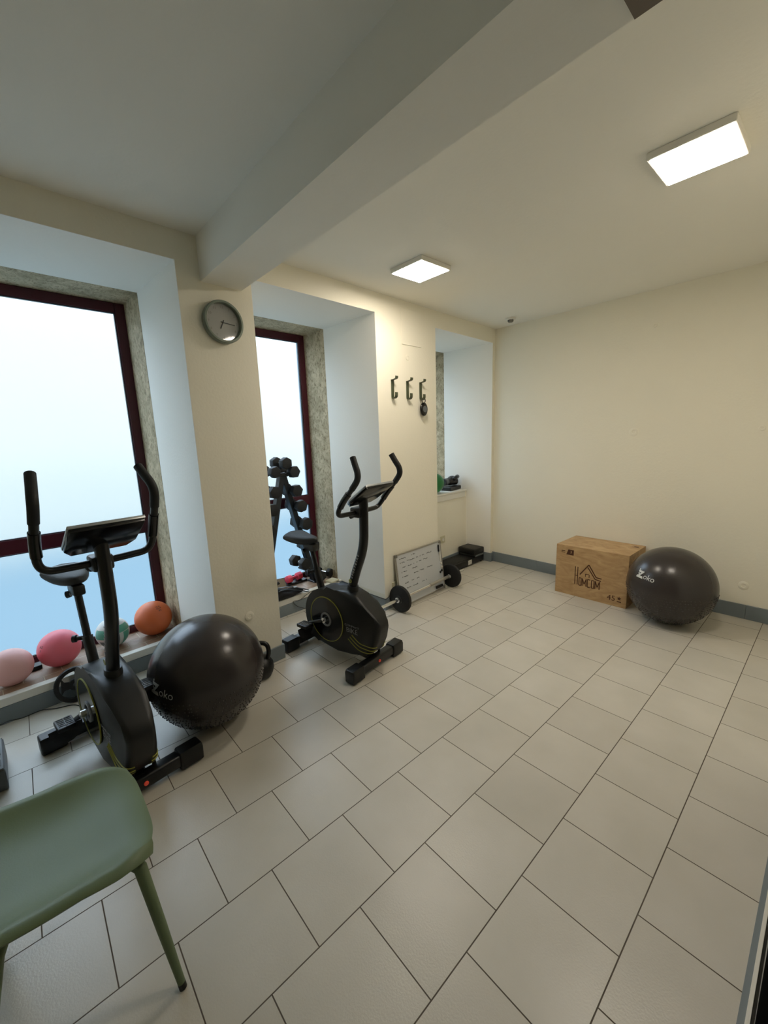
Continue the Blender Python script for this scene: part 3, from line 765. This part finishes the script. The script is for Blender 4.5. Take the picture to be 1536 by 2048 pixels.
for ch, x, w_ in (('O', 0.040, 0.020), ('M', 0.071, 0.036), ('C', 0.119, 0.026), ('O', 0.157, 0.022), ('M', 0.190, 0.038)): letter(ch, X0+x, w_)
obj('brand_lettering', b, 'woodprint', t); b = nb()
text_bm(b, '45', 0.070, FR(0.532, 0.072), 0.0006, 1.05)
# small star-like figure
sx, sz_ = 0.600, 0.083
pts = [(sx+(0.020 if k % 2 == 0 else 0.009)*math.sin(PI*k/5), sz_+(0.020 if k % 2 == 0 else 0.009)*math.cos(PI*k/5)) for k in range(10)]
b.faces.new([b.verts.new((x, yy, z)) for x, z in pts]); bar(sx-0.018, 0.052, sx+0.018, 0.052, 0.006)
obj('height_mark', b, 'woodprint', t); b = nb()
b.faces.new([b.verts.new((x, yy, z)) for x, z in [(0.100, 0.408), (0.172, 0.408), (0.172, 0.462), (0.118, 0.462)]])
bar(0.052, 0.442, 0.088, 0.442, 0.006); bar(0.052, 0.426, 0.088, 0.426, 0.003)
obj('badge', b, 'woodprint', t)
b = nb(); text_bm(b, '3', 0.034, FR(0.146, 0.437), 0.0014, 1.2); obj('badge_figure', b, 'wood', t)
b = nb(); bbox(b, 0.585, 0.635, 0.300, 0.350, bh, bh+0.0006, 0, 1) if False else box(b, 0.575, 0.640, 0.325, 0.333, bh, bh+0.0007)
box(b, 0.575, 0.640, 0.370, 0.376, bh, bh+0.0007); box(b, 0.590, 0.628, 0.345, 0.360, bh, bh+0.0007)
obj('top_print', b, 'woodprint', t)

# ================================================================== WHITEBOARD + BARBELL
lean = math.atan(0.060/0.50)
mB = MW @ Matrix.Translation((0.088, 1.108, 0.002)) @ Matrix.Rotation(-lean, 4, 'Y')
t = thing('whiteboard', 'white enamel board with handwritten notes leaning on the pier behind the barbell', 'whiteboard', mB)
bw, bhh = 0.355, 0.515
b = nb(); box(b, -0.010, 0.0, -bw+0.004, bw-0.004, 0.004, bhh-0.004); obj('writing_surface', b, 'board', t)
b = nb()
for q in ((-bw, bw, 0, 0.013), (-bw, bw, bhh-0.013, bhh), (-bw, -bw+0.013, 0.013, bhh-0.013), (bw-0.013, bw, 0.013, bhh-0.013)):
    bbox(b, -0.014, 0.005, q[0], q[1], q[2], q[3], 0.002, 1)
obj('frame', b, 'alu', t)
for sy in (-1, 1):
    for z in (0.0, bhh):
        b = nb(); z0, z1 = (z-0.001, z+0.030) if z == 0 else (z-0.030, z+0.001)
        y0, y1 = sorted((sy*(bw+0.001), sy*(bw-0.030))); bbox(b, -0.0145, 0.0065, y0, y1, z0, z1, 0.004, 2); obj('corner_piece', b, 'corner', t)
rnd = random.Random(3)
def scrawl(y, z, L, sl=-0.02, amp=0.006):
    n = max(4, int(L/0.005)); p = []
    for i in range(n):
        p.append((0.0012, y+L*i/n+rnd.uniform(-0.002, 0.002), z+sl*L*i/n+rnd.uniform(-amp, amp)))
    tube(b, p, 0.0017, 4, False)
rows = [(-0.30, 0.465, [(0.0, 0.008), (0.015, 0.08), (0.17, 0.03), (0.205, 0.03)]), (-0.295, 0.425, [(0, 0.008), (0.02, 0.05), (0.10, 0.12), (0.24, 0.03), (0.29, 0.02), (0.33, 0.04), (0.40, 0.09)]),
        (-0.29, 0.375, [(0.02, 0.05), (0.10, 0.06), (0.18, 0.02), (0.23, 0.02), (0.27, 0.04), (0.34, 0.07)]), (-0.29, 0.332, [(0.0, 0.008), (0.03, 0.05), (0.16, 0.08)]),
        (-0.285, 0.282, [(0.0, 0.008), (0.02, 0.07), (0.17, 0.07), (0.26, 0.07), (0.38, 0.09)]), (-0.28, 0.218, [(0.02, 0.06), (0.12, 0.04), (0.20, 0.04)]),
        (-0.275, 0.165, [(0.03, 0.07), (0.13, 0.08), (0.27, 0.04), (0.33, 0.02)])]
for y0, z0, ws in rows:
    for dy, L in ws:
        b = nb(); scrawl(y0+dy, z0+0.02*dy, L); obj('handwritten_word', b, 'ink', t)
b = nb(); tube(b, [(0.010, 0.300, 0.405), (0.010, 0.306, 0.478)], 0.009, 10); mk = tag(obj('marker_pen', b, 'black', None, True, mB), 'black capped marker pen held on the upper right of the whiteboard', 'marker')
b = nb(); tube(b, [(0.007, 0.315, 0.300), (0.007, 0.318, 0.400)], 0.006, 10); tag(obj('marker_pen', b, 'white', None, True, mB), 'slim white marker pen on the whiteboard below the black one', 'marker')
def magnet(y, z, m, label):
    b = nb(); lathe(b, [(0, 0.0005), (0.013, 0.0005), (0.013, 0.006), (0.010, 0.009), (0, 0.009)], 16, Matrix.Translation((0.0008, y, z)) @ RX); tag(obj('magnet', b, m, None, True, mB), label, 'magnet', 'round magnets on the whiteboard')
magnet(0.325, 0.272, 'white', 'round white magnet on the whiteboard, just below the white marker')
magnet(0.329, 0.234, 'white', 'round white magnet on the whiteboard, just above the black magnets')
magnet(0.325, 0.196, 'black', 'round black magnet on the whiteboard, nearer its right frame')
magnet(0.300, 0.184, 'black', 'round black magnet on the whiteboard, left one of the black pair')
b = nb(); bbox(b, 0.0062, 0.022, 0.190, 0.300, 0.030, 0.058, 0.004, 2); tag(obj('board_eraser', b, 'black', None, True, mB), 'black board eraser at the lower right edge of the whiteboard', 'eraser')
# barbell
A = Vector((-0.652, 0.700, 0.130)); Bp = Vector((-0.715, 1.515, 0.130)); dirb = (Bp-A).normalized()
mbar = Matrix.Translation(A) @ rot_to(dirb)
t = thing('barbell', 'short chrome barbell with two black plates on the floor by the whiteboard', 'barbell', mbar)
LB = (Bp-A).length
b = nb(); lathe(b, [(0, -0.26), (0.013, -0.26), (0.0145, -0.255), (0.0145, LB+0.235), (0.013, LB+0.24), (0, LB+0.24)], 20); obj('bar', b, 'chrome', t, 40)
b = nb(); lathe(b, [(0.0148, LB*0.55), (0.0175, LB*0.55), (0.0175, LB-0.05), (0.0148, LB-0.05)], 16, None, True); obj('grip_sleeve', b, 'alu', t, 40)
for z, sg in ((0, -1), (LB, 1)):
    b = nb(); lathe(b, [(0.016, -0.016), (0.05, -0.018), (0.115, -0.018), (0.124, -0.014), (0.127, -0.006), (0.127, 0.006), (0.124, 0.014), (0.115, 0.018), (0.05, 0.018), (0.016, 0.016)], 48, Matrix.Translation((0, 0, z)), True); pl = obj('plate', b, 'rubber', t, 40)
    b = nb(); lathe(b, [(0.0155, 0.018), (0.036, 0.018), (0.036, 0.022), (0.0155, 0.022)], 24, Matrix.Translation((0, 0, z)) @ rot_to((0, 0, sg)) , True); obj('plate_hub', b, 'black', pl, 40)
    b = nb(); lathe(b, [(0.015, 0.022), (0.026, 0.022), (0.028, 0.028), (0.026, 0.044), (0.018, 0.046), (0.015, 0.046)], 18, Matrix.Translation((0, 0, z)) @ rot_to((0, 0, sg)), True); obj('collar', b, 'chrome', t, 40)
    b = nb(); lathe(b, [(0.015, 0.018), (0.022, 0.018), (0.022, 0.032), (0.015, 0.032)], 18, Matrix.Translation((0, 0, z)) @ rot_to((0, 0, -sg)), True); obj('inner_collar', b, 'chrome', t, 40)

# ================================================================== STEP PLATFORM in the third recess
mS = MW @ Matrix.Translation((-0.085, 2.545, 0)) @ Matrix.Rotation(R(-2), 4, 'Z')
t = thing('step_platform', 'low black workout platform with a raised end in the far corner', 'platform', mS)
b = nb(); bbox(b, -0.245, 0, -0.74, 0, 0.012, 0.088, 0.008, 2); obj('deck', b, 'black', t, 40)
b = nb(); bbox(b, -0.225, -0.02, -0.71, -0.22, 0.0885, 0.093, 0.003, 2); obj('top_mat', b, 'rubber', t, 40)
b = nb(); bbox(b, -0.248, 0.003, -0.19, -0.004, 0.089, 0.112, 0.004, 1); obj('spacer', b, 'greybox', t, 40)
b = nb(); bbox(b, -0.250, 0.006, -0.215, 0.0, 0.1125, 0.190, 0.016, 3); obj('raised_head', b, 'black', t, 40)
b = nb(); bbox(b, 0.0002, 0.0012, -0.345, -0.270, 0.022, 0.078, 0, 1) if False else box(b, 0.0, 0.0012, -0.345, -0.270, 0.022, 0.078); obj('white_label', b, 'white', t)
b = nb()
for i in range(4):
    for j in range(3): box(b, 0.0012, 0.0016, -0.338+0.017*i, -0.338+0.017*i+0.011, 0.030+0.015*j, 0.030+0.015*j+0.005)
obj('label_print', b, 'decaldim', t)
for x in (-0.215, -0.03):
    for y in (-0.70, -0.04):
        b = nb(); lathe(b, [(0, 0), (0.02, 0), (0.018, 0.0125), (0, 0.0125)], 14, Matrix.Translation((x, y, 0))); obj('foot', b, 'rubber', t)

# ================================================================== KETTLEBELL
t = thing('kettlebell', 'black kettlebell on the floor at the pier foot, half behind the ball', 'kettlebell', TR((-0.597, -0.712, 0), R(-42)))
b = nb(); lathe(b, [(0, 0), (0.055, 0), (0.062, 0.006), (0.078, 0.030), (0.088, 0.065), (0.084, 0.100), (0.066, 0.130), (0.040, 0.147), (0, 0.152)], 36); obj('bell', b, 'black', t, 50)
b = nb(); tube(b, spline([(0, -0.048, 0.128), (0, -0.062, 0.175), (0, -0.058, 0.225), (0, -0.032, 0.248), (0, 0.032, 0.248), (0, 0.058, 0.225), (0, 0.062, 0.175), (0, 0.048, 0.128)], 6), 0.0155, 14); obj('handle', b, 'blackmetal', t, 60)
b = nb(); lathe(b, [(0.0615, 0.008), (0.064, 0.008), (0.0685, 0.014), (0.066, 0.0145)], 36, None, True); obj('base_ring', b, 'greybox', t)

# ================================================================== WEIGHT PLATE leaning under the first ledge
mP = MW @ Matrix.Translation((-0.560, -1.665, 0.002)) @ Matrix.Rotation(R(-12), 4, 'Y') @ Matrix.Translation((0, 0, 0.112)) @ RX
t = thing('weight_plate', 'black spoked weight plate leaning under the first window behind the bike pedal', 'weight plate', mP)
b = nb(); lathe(b, [(0.086, -0.014), (0.108, -0.014), (0.112, -0.008), (0.112, 0.008), (0.108, 0.014), (0.086, 0.014)], 48, None, True); obj('rim', b, 'rubber', t, 40)
b = nb(); lathe(b, [(0.014, -0.012), (0.036, -0.012), (0.036, 0.012), (0.014, 0.012)], 28, None, True); obj('hub', b, 'rubber', t, 40)
for k in range(3):
    b = nb(); a = 2*PI*k/3+0.4
    vs = []
    for z in (-0.009, 0.009):
        vs.append([b.verts.new((r_*math.cos(a+da), r_*math.sin(a+da), z)) for r_, da in ((0.030, -0.75), (0.030, 0.75), (0.062, 0.42), (0.090, 0.62), (0.090, -0.62), (0.062, -0.42))])
    b.faces.new(vs[1]); b.faces.new(list(reversed(vs[0])))
    for i in range(6): b.faces.new((vs[0][i], vs[0][(i+1)%6], vs[1][(i+1)%6], vs[1][i]))
    obj('spoke', b, 'rubber', t, 30)

# ================================================================== DUMBBELL RACK on the second ledge
SR, ZR0, ZR1 = 0.145, LZ, 1.300
t = thing('dumbbell_rack', 'dark steel A-shaped dumbbell rack standing on the second window ledge', 'dumbbell rack', MW @ Matrix.Translation((-0.845, SR, ZR0)))
hr = ZR1-ZR0; ft = 0.285
for dx in (0.0,):
    for sg in (-1, 1):
        b = nb(); d = Vector((0, sg*ft, -hr)).normalized(); L = math.hypot(ft, hr)
        mm = Matrix.Translation((dx, sg*0.006, hr)) @ rot_to(d); bbox(b, -0.032, 0.032, -0.026, 0.026, 0.0, L-0.014, 0.003, 1, mm); obj('leg', b, 'rackmetal', t)
b = nb(); bbox(b, -0.05, 0.05, -0.045, 0.045, hr-0.012, hr+0.012, 0.004, 1); obj('top_bracket', b, 'black', t)
b = nb(); bbox(b, -0.060, 0.060, -ft-0.035, -ft+0.035, 0, 0.02, 0.004, 1); obj('foot_bar', b, 'rackmetal', t)
b = nb(); bbox(b, -0.060, 0.060, ft-0.035, ft+0.035, 0, 0.02, 0.004, 1); obj('foot_bar', b, 'rackmetal', t)
def hexhead(b, x0, x1, r, mtx):
    tb = nb(); vs = [[tb.verts.new((x, r*math.cos(PI/6+PI*k/3), r*math.sin(PI/6+PI*k/3))) for k in range(6)] for x in (x0, x1)]
    tb.faces.new(vs[0]); tb.faces.new(list(reversed(vs[1])))
    for k in range(6): tb.faces.new((vs[0][k], vs[1][k], vs[1][(k+1)%6], vs[0][(k+1)%6]))
    bmesh.ops.bevel(tb, geom=tb.edges[:], offset=r*0.12, segments=2, profile=0.5, affect='EDGES')
    bmesh.ops.transform(tb, matrix=mtx, verts=tb.verts[:]); merge(b, tb)
def dumbbell(s, z, r, hl, label, roll=0.0, m='rubber', d=-0.845, yaw=0.0, white=False):
    mx = MW @ Matrix.Translation((d, s, z)) @ Euler((roll, 0, yaw), 'XYZ').to_matrix().to_4x4()
    t = thing('dumbbell', label, 'dumbbell', mx, 'dumbbells on the rack')
    for x0, x1 in ((-hl, -0.050), (0.050, hl)):
        b = nb(); hexhead(b, x0, x1, r, Matrix.Identity(4)); obj('head', b, m, t, 40)
    b = nb(); tube(b, [(-0.064, 0, 0), (-0.03, 0, 0), (0.0, 0, 0), (0.03, 0, 0), (0.064, 0, 0)], [0.013, 0.015, 0.0165, 0.015, 0.013], 12); obj('handle', b, 'chrome', t, 40)
    return t
def saddle(s, z):
    pass
tt_ = bpy.data.objects['dumbbell_rack']
def on_slope(sg, z, off): return SR + sg*(ft*(ZR1-z)/hr + off)
items = [(0, 1.408, 0.052, 'hex dumbbell on the very top of the rack'),
         (-1, 1.335, 0.050, 'hex dumbbell at the top left shoulder of the rack'),
         (1, 1.322, 0.054, 'hex dumbbell at the top right shoulder of the rack'),
         (1, 1.140, 0.055, 'hex dumbbell on the right slope of the rack, second from the top'),
         (1, 0.985, 0.056, 'hex dumbbell on the right slope of the rack, just above the window transom'),
         (1, 0.800, 0.058, 'hex dumbbell on the right slope of the rack, behind the bike saddle'),
         (1, 0.560, 0.062, 'hex dumbbell low on the right slope of the rack'),
         (-1, 1.150, 0.055, 'hex dumbbell on the left slope of the rack, second from the top'),
         (-1, 0.990, 0.056, 'hex dumbbell on the left slope of the rack by the transom'),
         (-1, 0.800, 0.058, 'hex dumbbell on the left slope of the rack below the transom'),
         (-1, 0.560, 0.062, 'hex dumbbell low on the left slope of the rack, by the pier edge')]
for k, (sg, z, r_, lb) in enumerate(items):
    r_ *= 1.12; off = 0.0 if sg == 0 else ((0.036 if sg > 0 else 0.085)+r_*0.30+(0.030 if z > 1.3 else 0))
    s_ = SR if sg == 0 else on_slope(sg, z, off)
    dumbbell(s_, z, r_, 0.118, lb, 0.35*sg+0.1*k)
    b = nb()
    if sg:
        for dx in (-0.045, 0.045):
            pz = z-r_*0.35-ZR0
            tube(b, [(dx, sg*ft*(ZR1-z)/hr, pz), (dx, s_-SR-sg*0.005, pz-0.010), (dx, s_-SR+sg*0.022, pz+0.012)], 0.007, 8)
        obj('saddle_hook', b, 'blackmetal', tt_, True)
dumbbell(0.275, 0.400, 0.062, 0.118, 'large hex dumbbell between the rack legs, left of the bike seat post', 0.2)
b = nb(); bbox(b, -0.06, 0.06, 0.14, 0.215, 0.165, 0.182, 0.003, 1); obj('inner_shelf', b, 'blackmetal', tt_)
dumbbell(0.455, 0.225, 0.060, 0.118, 'large hex dumbbell on the ledge right of the rack foot', 0.0)
dumbbell(0.578, 0.212, 0.048, 0.095, 'small hex dumbbell lying by the stone jamb on the second ledge', 0.0, d=-0.86, yaw=0.3)
# pink dumbbells in front of the window, in the black tray
b = nb(); bbox(b, -1.012, -0.914, 0.145, 0.400, LZ+0.0005, LZ+0.022, 0.004, 1)
o = obj('storage_tray', b, 'black', mtx=MW); tag(o, 'shallow black tray under the pink dumbbell on the second ledge', 'tray')
t = thing('dumbbell', 'small pink dumbbell on the black tray on the second window ledge', 'dumbbell', MW @ Matrix.Translation((-0.962, 0.265, LZ+0.0225+0.039)) @ Matrix.Rotation(R(96), 4, 'Z'))
for x0, x1 in ((-0.092, -0.038), (0.038, 0.092)):
    b = nb(); hexhead(b, x0, x1, 0.043, Matrix.Identity(4)); obj('head', b, 'pinkdumb', t, 40)
b = nb(); tube(b, [(-0.042, 0, 0), (0.042, 0, 0)], 0.015, 12); obj('handle', b, 'pinkdumb', t, 40)
# khaki folder behind, black bag and straps in front
b = nb(); bbox(b, -0.004, 0.004, -0.10, 0.10, 0, 0.12, 0.001, 1)
o = obj('cardboard_sleeve', b, 'khaki', mtx=MW @ Matrix.Translation((-0.905, 0.03, LZ)) @ Euler((0, R(-40), R(-12)), 'XYZ').to_matrix().to_4x4()); tag(o, 'khaki cardboard sleeve propped on the second ledge left of the pink dumbbell', 'cardboard')
t = thing('gear_bag', 'black fabric bag slumped over the second ledge edge beside the pier', 'bag', MW @ Matrix.Translation((-0.672, -0.06, LZ+0.005)))
b = nb(); bmesh.ops.create_icosphere(b, subdivisions=4, radius=1)
for v in b.verts:
    n = v.co.copy(); k = 1+0.10*math.sin(7*n.x+3*n.y)+0.07*math.sin(11*n.y+4*n.z)
    v.co = Vector((n.x*0.070*k, n.y*0.235*k, max(0, (n.z*0.5+0.5)*0.085*k*(1.1-0.5*n.y))))
obj('body', b, 'fabric', t, 60)
b = nb(); tube(b, spline([(0.03, -0.1, 0.09), (0.05, 0.02, 0.10), (0.06, 0.15, 0.055), (0.07, 0.25, 0.012)], 6), 0.012, 8, True, (0.3, 1)); obj('strap', b, 'rubber', t, True)
b = nb(); tube(b, spline([(-0.02, -0.05, 0.11), (-0.01, 0.10, 0.09), (0.02, 0.20, 0.05), (0.03, 0.28, 0.012)], 6), 0.013, 8, True, (0.3, 1)); obj('strap', b, 'black', t, True)
b = nb(); bbox(b, 0.02, 0.04, 0.115, 0.145, 0.085, 0.092, 0.001, 1); obj('buckle', b, 'silver', t)
b = nb(); tube(b, [(-0.06, 0, 0), (0.06, 0, 0)], 0.013, 10); o = obj('grip_handle', b, 'rubber', None, True, MW @ Matrix.Translation((-0.88, -0.07, LZ+0.135)) @ Euler((0, R(-20), R(75)), 'XYZ').to_matrix().to_4x4()); tag(o, 'short black handle sticking up behind the black bag', 'handle')
o.matrix_world = MW @ Matrix.Translation((-0.765, -0.085, LZ+0.115)) @ Euler((0, R(-25), R(70)), 'XYZ').to_matrix().to_4x4()
b = nb(); bbox(b, -0.05, 0.05, -0.055, 0.055, 0, 0.022, 0.004, 1)
o = obj('power_adapter', b, 'beige', mtx=MW @ Matrix.Translation((-0.67, 0.535, LZ+0.005)) @ Matrix.Rotation(R(8), 4, 'Z')); tag(o, 'flat cream power adapter at the right end of the second ledge', 'adapter')

# ================================================================== BOXING GLOVES on the third sill
b = nb(); bbox(b, -0.10, 0.10, -0.135, 0.135, 0, 0.046, 0.005, 1)
mG = MW @ Matrix.Translation((-0.505, 2.385, SILL3+0.001)) @ Matrix.Rotation(R(6), 4, 'Z')
o = obj('case', b, 'black', mtx=mG); tag(o, 'flat black case on the third window sill under the gloves', 'case')
def glove(mtx, label):
    t = thing('boxing_glove', label, 'boxing glove', mtx, 'boxing gloves on the sill')
    b = nb(); bmesh.ops.create_icosphere(b, subdivisions=4, radius=1)
    for v in b.verts:
        n = v.co; k = 1+0.22*max(0, n.y)
        v.co = Vector((n.x*0.058*k, n.y*0.085, 0.052+n.z*0.052*k+0.010*math.cos(3*n.y)))
    obj('fist', b, 'leather', t, 60)
    b = nb(); tube(b, spline([(0.0, -0.06, 0.062), (0, -0.10, 0.055), (0, -0.155, 0.052)], 5), [0.036]*5+[0.040]*6, 16); obj('cuff', b, 'leather', t, 60)
    b = nb(); tube(b, spline([(0.045, -0.035, 0.075), (0.058, 0.0, 0.096), (0.045, 0.045, 0.104), (0.022, 0.068, 0.094)], 5), [0.018]+[0.023]*14+[0.014], 12); obj('thumb', b, 'leather', t, 60)
    b = nb(); tube(b, [(0.0, -0.105, 0.054), (0, -0.138, 0.053)], 0.0415, 16, True); obj('wrist_strap', b, 'greybox', t, 60)
glove(mG @ Matrix.Translation((0.015, 0.045, 0.047)) @ Matrix.Rotation(R(-8), 4, 'Z') @ Matrix.Scale(1.12, 4), 'black leather boxing glove on the black case, nearer the corner')
glove(mG @ Matrix.Translation((-0.168, 0.0, 0.0)) @ Matrix.Rotation(R(4), 4, 'Z'), 'black leather boxing glove on the black case, behind the green ball')

# ================================================================== CABLES
def cable(pts, r, name, label, m='black', mtx=None):
    b = nb(); tube(b, spline(pts, 8), r, 8); o = obj(name, b, m, None, True, mtx); tag(o, label, 'cable'); return o
cable([(-0.66, 0.50, LZ+0.006), (-0.62, 0.56, 0.160), (-0.60, 0.60, 0.150), (-0.56, 0.617, 0.117), (-0.40, 0.617, 0.117), (-0.25, 0.618, 0.118), (-0.12, 0.617, 0.117), (0.006, 0.618, 0.117), (0.008, 0.66, 0.117), (0.009, 0.725, 0.150), (0.014, 0.765, 0.195)], 0.0035, 'power_cable', 'thin black cable running along the baseboard of the second recess to the outlet', mtx=MW)
cable([(-0.58, 0.46, 0.163), (-0.60, 0.30, 0.164), (-0.622, 0.22, 0.150), (-0.624, 0.10, 0.110), (-0.617, 0.02, 0.120), (-0.615, 0.06, 0.06), (-0.600, 0.16, 0.004), (-0.50, 0.20, 0.004), (-0.35, 0.16, 0.004)], 0.0025, 'power_cable', 'thin dark cable dropping from the second ledge over the baseboard to the floor', mtx=MW)
cable([(-0.58, -2.15, 0.004), (-0.55, -2.02, 0.05), (-0.60, -1.94, 0.012), (-0.607, -1.85, 0.010), (-0.57, -1.78, 0.004), (-0.53, -1.70, 0.004), (-0.46, -1.66, 0.004), (-0.40, -1.60, 0.004), (-0.28, -1.56, 0.004)], 0.003, 'power_cable', 'thin black cable along the floor under the first window ledge', mtx=MW)

# ================================================================== GREY BOX at the left picture edge
t = thing('storage_box', 'low grey storage box on the floor at the left picture edge', 'box', TR((-0.575, -2.034, 0), R(2)))
b = nb(); bbox(b, -0.30, 0, -0.25, 0, 0.002, 0.110, 0.004, 1); obj('body', b, 'greybox', t)
b = nb(); bbox(b, -0.298, -0.004, -0.246, -0.004, 0.1105, 0.118, 0.002, 1); obj('lid', b, 'greybox', t)
b = nb(); bbox(b, -0.07, 0.07, -0.10, 0.10, 0, 0.05, 0.01, 2)
o = obj('carton', b, 'vball', mtx=TR((-0.70, -2.155, 0.1185), R(6))); tag(o, 'small white carton on top of the grey box at the left edge', 'carton')
cable([(-0.625, -2.13, 0.175), (-0.62, -2.075, 0.19), (-0.63, -2.045, 0.165), (-0.64, -2.075, 0.14), (-0.625, -2.09, 0.125), (-0.60, -2.05, 0.123)], 0.003, 'charging_cable', 'looped dark blue cable on the grey box at the left edge', 'ink')

# ================================================================== CHAIR
t = thing('chair', 'sage green moulded plastic chair at the lower left, nearest the camera', 'chair', TR((0.500, -1.845, 0)))
b = nb(); NU, NV = 34, 40; grid = []
def shell_pt(u, v):
    # u -1..1 across (x), v 0..1 from the front edge over the seat and up the back
    if v < 0.55:
        q = v/0.55; y = 0.222-0.43*q; zz = 0.435-0.018*math.sin(PI*q)-0.020*max(0, 1-q*5)**2
        hw = 0.252; 
        fr = max(0.0, 1-q/0.30); hw *= (1-0.20*fr**2.2)
        lift = 0.060*(abs(u)**3.0)*(0.45+0.55*min(1, q*2.2))-0.024*max(0, (abs(u)-0.88)/0.12)**2; yy_ = y-0.030*(abs(u)**4)*fr
    else:
        q = (v-0.55)/0.45; y = -0.208-0.075*math.sin(q*PI/2*0.9)-0.055*q; zz = 0.435+0.395*q**1.15
        hw = 0.252-0.035*q-0.05*max(0, q-0.75)*4*max(0, q-0.75)*4*0.5
        lift = (0.060*(abs(u)**3.0)-0.024*max(0, (abs(u)-0.88)/0.12)**2)*(1-q); yy_ = y+0.075*(abs(u)**2.4)*(0.3+0.7*math.sin(PI*min(1, q+0.15)))
    return Vector((hw*u, yy_, zz+lift))
for i in range(NU+1):
    row = []
    for j in range(NV+1):
        u = -1+2*i/NU; v = j/NV
        # round the corners of the sheet
        vv = v; uu = math.sin(u*PI/2)*0.5+u*0.5
        row.append(b.verts.new(shell_pt(uu, vv)))
    grid.append(row)
for i in range(NU):
    for j in range(NV): b.faces.new((grid[i][j], grid[i+1][j], grid[i+1][j+1], grid[i][j+1]))
sh = obj('shell', b, 'chair', t, 180)
md = sh.modifiers.new('solid', 'SOLIDIFY'); md.thickness = 0.012; md.offset = -1
md2 = sh.modifiers.new('bev', 'BEVEL'); md2.width = 0.003; md2.segments = 2; md2.limit_method = 'ANGLE'
for sx in (-1, 1):
    for sy in (-1, 1):
        b = nb(); top = Vector((sx*0.165, 0.135 if sy > 0 else -0.13, 0.418)); kn = Vector((sx*0.205, 0.165 if sy > 0 else -0.15, 0.395)); ftp = Vector((sx*0.297, 0.210 if sy > 0 else -0.235, 0.006))
        tube(b, [top, kn, kn.lerp(ftp, 0.5), ftp], [0.0175, 0.0175, 0.0150, 0.0105], 16); lg = obj('leg', b, 'chair', t, 50)
        b = nb(); d = (ftp-kn).normalized(); tube(b, [ftp-d*0.012, ftp+d*0.006], 0.0112, 14); obj('foot_glide', b, 'black', lg, 40)
